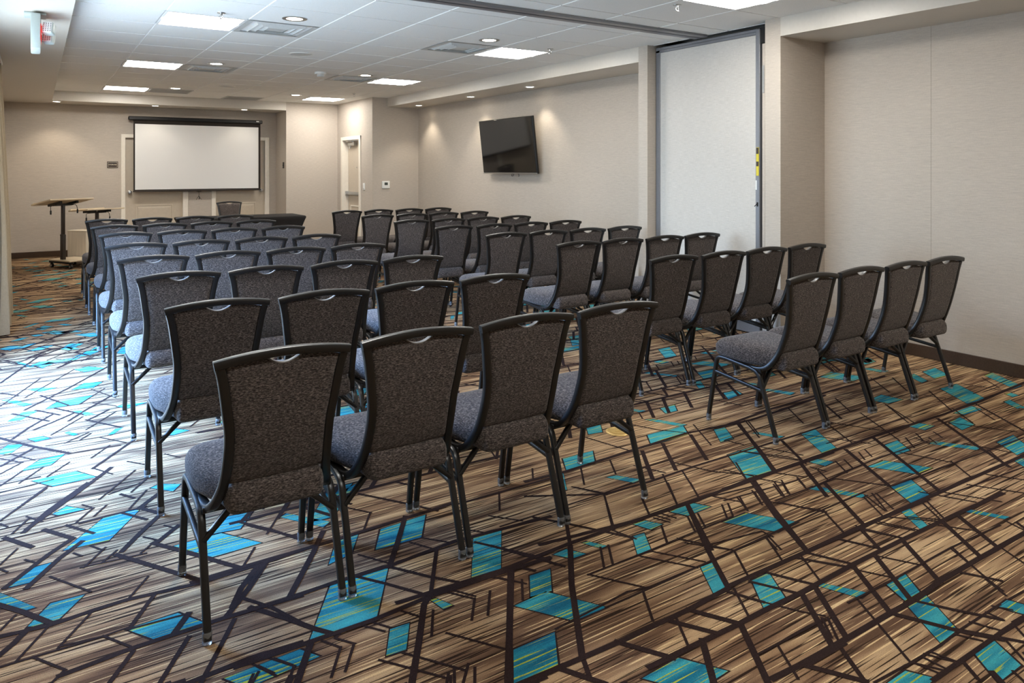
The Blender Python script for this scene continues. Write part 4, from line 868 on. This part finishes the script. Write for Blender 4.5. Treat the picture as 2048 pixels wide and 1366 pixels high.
# ------------------------------------------------------------------ curtain
r = empty('curtain', (-.30, 8.2, 0)); tag(r, 'floor-length beige curtain gathered at the left edge', 'curtain')
b = MB(); v = []; f = []; NY = 120; NZ = 24
for j in range(NZ + 1):
    t = j / NZ; z = .012 + (SZ - .03 - .012) * t
    for i in range(NY + 1):
        s = i / NY
        y = 7.52 + 1.3 * s + .05 * t
        base = -.085 * (t ** 1.3) - .02
        amp = .060 - .018 * t
        x = -.235 + base + amp * math.sin(s * 2 * PI * 9 + .7 * math.sin(3 * t + s * 5)) + .012 * math.sin(s * 41 + t * 2)
        v.append((x + .30, y - 8.2, z))
n = NY + 1; T = len(v)
v += [(x - .006, y, z) for x, y, z in v]
for j in range(NZ):
    for i in range(NY):
        a = j * n + i; f.append((a, a + 1, a + n + 1, a + n)); f.append((T + a + 1, T + a, T + a + n, T + a + n + 1))
for j in range(NZ):
    a = j * n; f.append((a, a + n, T + a + n, T + a)); a += NY; f.append((a + n, a, T + a, T + a + n))
for i in range(NY): f.append((i + 1, i, T + i, T + i + 1))
b.add(v, f); b.build('drape', CURT, r, smooth=60)
b = MB(); b.rbox(-.05, .02, -.72, .72, SZ - .028, SZ, r=.004, seg=1); b.build('curtain_rail', WHITEP, r, smooth=0)

# ------------------------------------------------------------------ lectern, second stand, pedestal, table
def dirs(o, W, D): # matrix with local x = W, local y = D
    return Matrix(((W[0], D[0], 0, o[0]), (W[1], D[1], 0, o[1]), (0, 0, 1, 0), (0, 0, 0, 1)))
ang = math.atan2(-.85, .52)
def stand(x, y, topz, tilt, label, name, tw=.44, td=.64, base=True):
    r = empty(name, (x, y, 0), ang); tag(r, label, 'lectern')
    b = MB(); b.rbox(-.03, .03, -.025, .025, .12, .48, r=.005); b.rbox(-.023, .023, -.019, .019, .47, topz - .05, r=.004); col = b.build('column', STEELB, r)
    b = MB(); b.lathe([(.012, 0), (.018, .006), (.018, .022), (0, .024)], 16, (-.032, -.01, .47), 'X'); b.xf(Matrix.Rotation(PI, 4, 'Z') @ Matrix.Identity(4)) if 0 else None
    b.build('height_knob', BLACK, col)
    b = MB(); b.rbox(-.24, .24, -.06, .33, .098, .12, r=.004, seg=1); bs = b.build('base_board', WOODL, r, smooth=0)
    b = MB(); b.rbox(-.235, .235, -.055, .0, .072, .098, r=.003, seg=1); b.rbox(-.235, .235, .27, .325, .072, .098, r=.003, seg=1); b.build('base_bar', BLACK, bs, smooth=0)
    for cx, cy in ((-.21, -.03), (.21, -.03), (-.21, .30), (.21, .30)):
        b = MB()
        b.rbox(cx - .016, cx + .016, cy - .012, cy + .012, .045, .075, r=.004, seg=1)
        b.lathe([(.0, -.016), (.026, -.016), (.031, -.011), (.031, .011), (.026, .016), (0, .016)], 18, (cx + .008, cy, .0315), 'Y')
        b.build('caster', BLACK, r)
        b = MB(); b.lathe([(.017, -.018), (.017, .018)], 14, (cx + .008, cy, .0315), 'Y'); b.build('caster_hub', CHROME, r)
    mt = Matrix.Translation((0, 0, topz)) @ Matrix.Rotation(-tilt, 4, 'Y')
    b = MB(); b.rbox(-tw / 2, tw / 2, -td / 2, td / 2, -.011, .011, r=.003, seg=1); b.xf(mt); tp = b.build('top_board', WOODL, r, smooth=0)
    b = MB(); b.rbox(-tw / 2, -tw / 2 + .014, -td / 2 + .03, td / 2 - .03, .010, .030, r=.003, seg=1); b.xf(mt); b.build('paper_stop', WOODL, tp, smooth=0)
    b = MB(); b.rbox(-.14, .14, -.14, -.10, -.045, -.011, r=.004, seg=1); b.rbox(-.14, .14, .10, .14, -.045, -.011, r=.004, seg=1); b.rbox(-.035, .035, -.14, .14, -.055, -.03, r=.004, seg=1); b.xf(mt); b.build('tilt_bracket', BLACK, r, smooth=0)
    for s in (-1, 1):
        b = MB(); b.tube(fillet([(.02, s * .16, topz - .045), (.02, s * .19, topz - .06), (.03, s * .195, topz - .12)], .012, 3), .004); b.lathe([(.0, -.06), (.010, -.058), (.011, -.01), (.008, 0)], 12, (.03, s * .195, topz - .115)); b.build('lever', BLACK, r)
    return r
stand(.325, 12.32, .95, math.radians(11), 'rolling lectern with tilted pale top, standing left near the curtain', 'lectern')
stand(.80, 13.15, .785, math.radians(4), 'lower stand with flat pale top behind the lectern', 'lectern_stand', .46, .62)
r = empty('pedestal_box', (.62, 12.80, 0), ang + .25); tag(r, 'pale wood-grain pedestal box standing behind the lectern post', 'box')
b = MB(); b.rbox(-.16, .16, -.16, .16, 0.0, .492, r=.003, seg=1); b.build('carcass', WOODG, r, smooth=0)
b = MB(); b.rbox(-.164, .164, -.164, .164, .485, .503, r=.003, seg=1); b.build('lid_board', WOODG, r, smooth=0)

# fitted black cloth over a folding table
r = empty('tablecloth', (2.62, 11.60, 0)); tag(r, 'fitted black cloth covering the long table before the screen', 'tablecloth')
TX, TY, TZ = .905, .362, .70
b = MB(); v = []; f = []; seq = []
per = []
n1, n2 = 28, 12
for k in range(n1): per.append((-1 + 2 * k / n1, -1))
for k in range(n2): per.append((1, -1 + 2 * k / n2))
for k in range(n1): per.append((1 - 2 * k / n1, 1))
for k in range(n2): per.append((-1, 1 - 2 * k / n2))
prof = [(.000, .03), (.008, .012), (.03, .0), (.06, 0), (.16, -.012), (.30, -.03), (.45, -.04), (.60, -.02), (.697, .0)]
m = len(per)
for d, off in prof:
    t = d / TZ
    for px_, py_ in per:
        # fabric is pulled in between the legs
        cx = abs(px_) if abs(py_) == 1 else 1
        cy = abs(py_) if abs(px_) == 1 else 1
        pull = .10 * (1 - cx ** 2) * t * (1 if abs(py_) == 1 else 0)
        pullx = .12 * (1 - cy ** 2) * t * (1 if abs(px_) == 1 else 0)
        inn = .16 * (1 - math.exp(-3 * t)) if 1 else 0
        x = px_ * (TX - (off if off > 0 else 0)) - math.copysign(1, px_) * (pullx + (inn if abs(px_) > .98 else inn * abs(px_) ** 6))
        y = py_ * (TY - (off if off > 0 else 0)) - math.copysign(1, py_) * (pull)
        v.append((x, y, TZ - d))
for i in range(len(prof) - 1):
    for k in range(m): f.append((i * m + (k + 1) % m, i * m + k, (i + 1) * m + k, (i + 1) * m + (k + 1) % m))
f.append(tuple(range(m)))
b.add(v, f); b.build('cloth', CLOTH, r, smooth=40)

# brass floor box between the two blocks
r = empty('floor_outlet', (2.63, 2.995, 0)); tag(r, 'round brass outlet cover set in the carpet by the centre aisle', 'floor outlet')
b = MB(); b.lathe([(.068, 0.0), (.068, .003), (.062, .006), (.050, .0055), (.048, .004), (0, .004)], 40); b.build('rim', BRASS, r)
b = MB(); b.lathe([(.046, .004), (.046, .006), (0, .0065)], 36); b.rbox(-.02, .02, -.008, .008, .006, .008, r=.002, seg=1); b.build('lid', BRASS, r)
# ------------------------------------------------------------------ daylight, camera
W = bpy.data.worlds.new('sky'); S.world = W; W.use_nodes = True
bg = W.node_tree.nodes['Background']
def _sky():
    nt = W.node_tree
    tc = nt.nodes.new('ShaderNodeTexCoord'); sp = nt.nodes.new('ShaderNodeSeparateXYZ')
    nt.links.new(tc.outputs['Generated'], sp.inputs[0])
    mr = nt.nodes.new('ShaderNodeMapRange'); mr.inputs['From Min'].default_value = -1; mr.inputs['From Max'].default_value = 1
    nt.links.new(sp.outputs['Z'], mr.inputs['Value'])
    r = nt.nodes.new('ShaderNodeValToRGB'); e = r.color_ramp
    st = [(0.0, SKY_GROUND), (.485, SKY_GROUND), (.51, SKY_HORIZON), (.60, SKY_HORIZON), (.72, SKY_HIGH), (1.0, SKY_HIGH)]
    while len(e.elements) < len(st): e.elements.new(.5)
    for el, (p, c) in zip(e.elements, st): el.position = p; el.color = tuple(v / 80 for v in c) + (1,)
    nt.links.new(mr.outputs[0], r.inputs['Fac']); nt.links.new(r.outputs['Color'], bg.inputs['Color'])
    bg.inputs['Strength'].default_value = 80
SKY_GROUND, SKY_HORIZON, SKY_HIGH = (4.3, 5.2, 6.0), (6.6, 8.6, 10.6), (9.5, 21, 44)
_sky()
# sampling portal in the window opening (guides sky light, emits nothing itself)
L = bpy.data.lights.new('window_portal', 'AREA'); L.shape = 'RECTANGLE'; L.size = WY1 - WY0; L.size_y = WZ1 - WZ0
L.cycles.is_portal = True
o = bpy.data.objects.new('window_portal', L); COL.objects.link(o)
o.location = (XL - .05, (WY0 + WY1) / 2, (WZ0 + WZ1) / 2); o.rotation_euler = (PI / 2, 0, -PI / 2)

cam = bpy.data.cameras.new('camera'); co = bpy.data.objects.new('camera', cam); COL.objects.link(co)
cam.sensor_width = 36; cam.sensor_fit = 'HORIZONTAL'
cam.lens = 1464.6 / 2048 * 36
cam.shift_y = -344.1 / 2048
cam.clip_start = .05; cam.clip_end = 100
co.location = (0, 0, CH); co.rotation_euler = (PI / 2, 0, -math.radians(33.024))
S.camera = co
vs = S.view_settings
vs.view_transform = 'Standard'; vs.look = 'None'; vs.gamma = 1.0; vs.use_curve_mapping = False
vs.exposure = 0.74
S.cycles.use_denoising = True
S.cycles.max_bounces = 8; S.cycles.diffuse_bounces = 5; S.cycles.transparent_max_bounces = 8
S.cycles.sample_clamp_indirect = 6
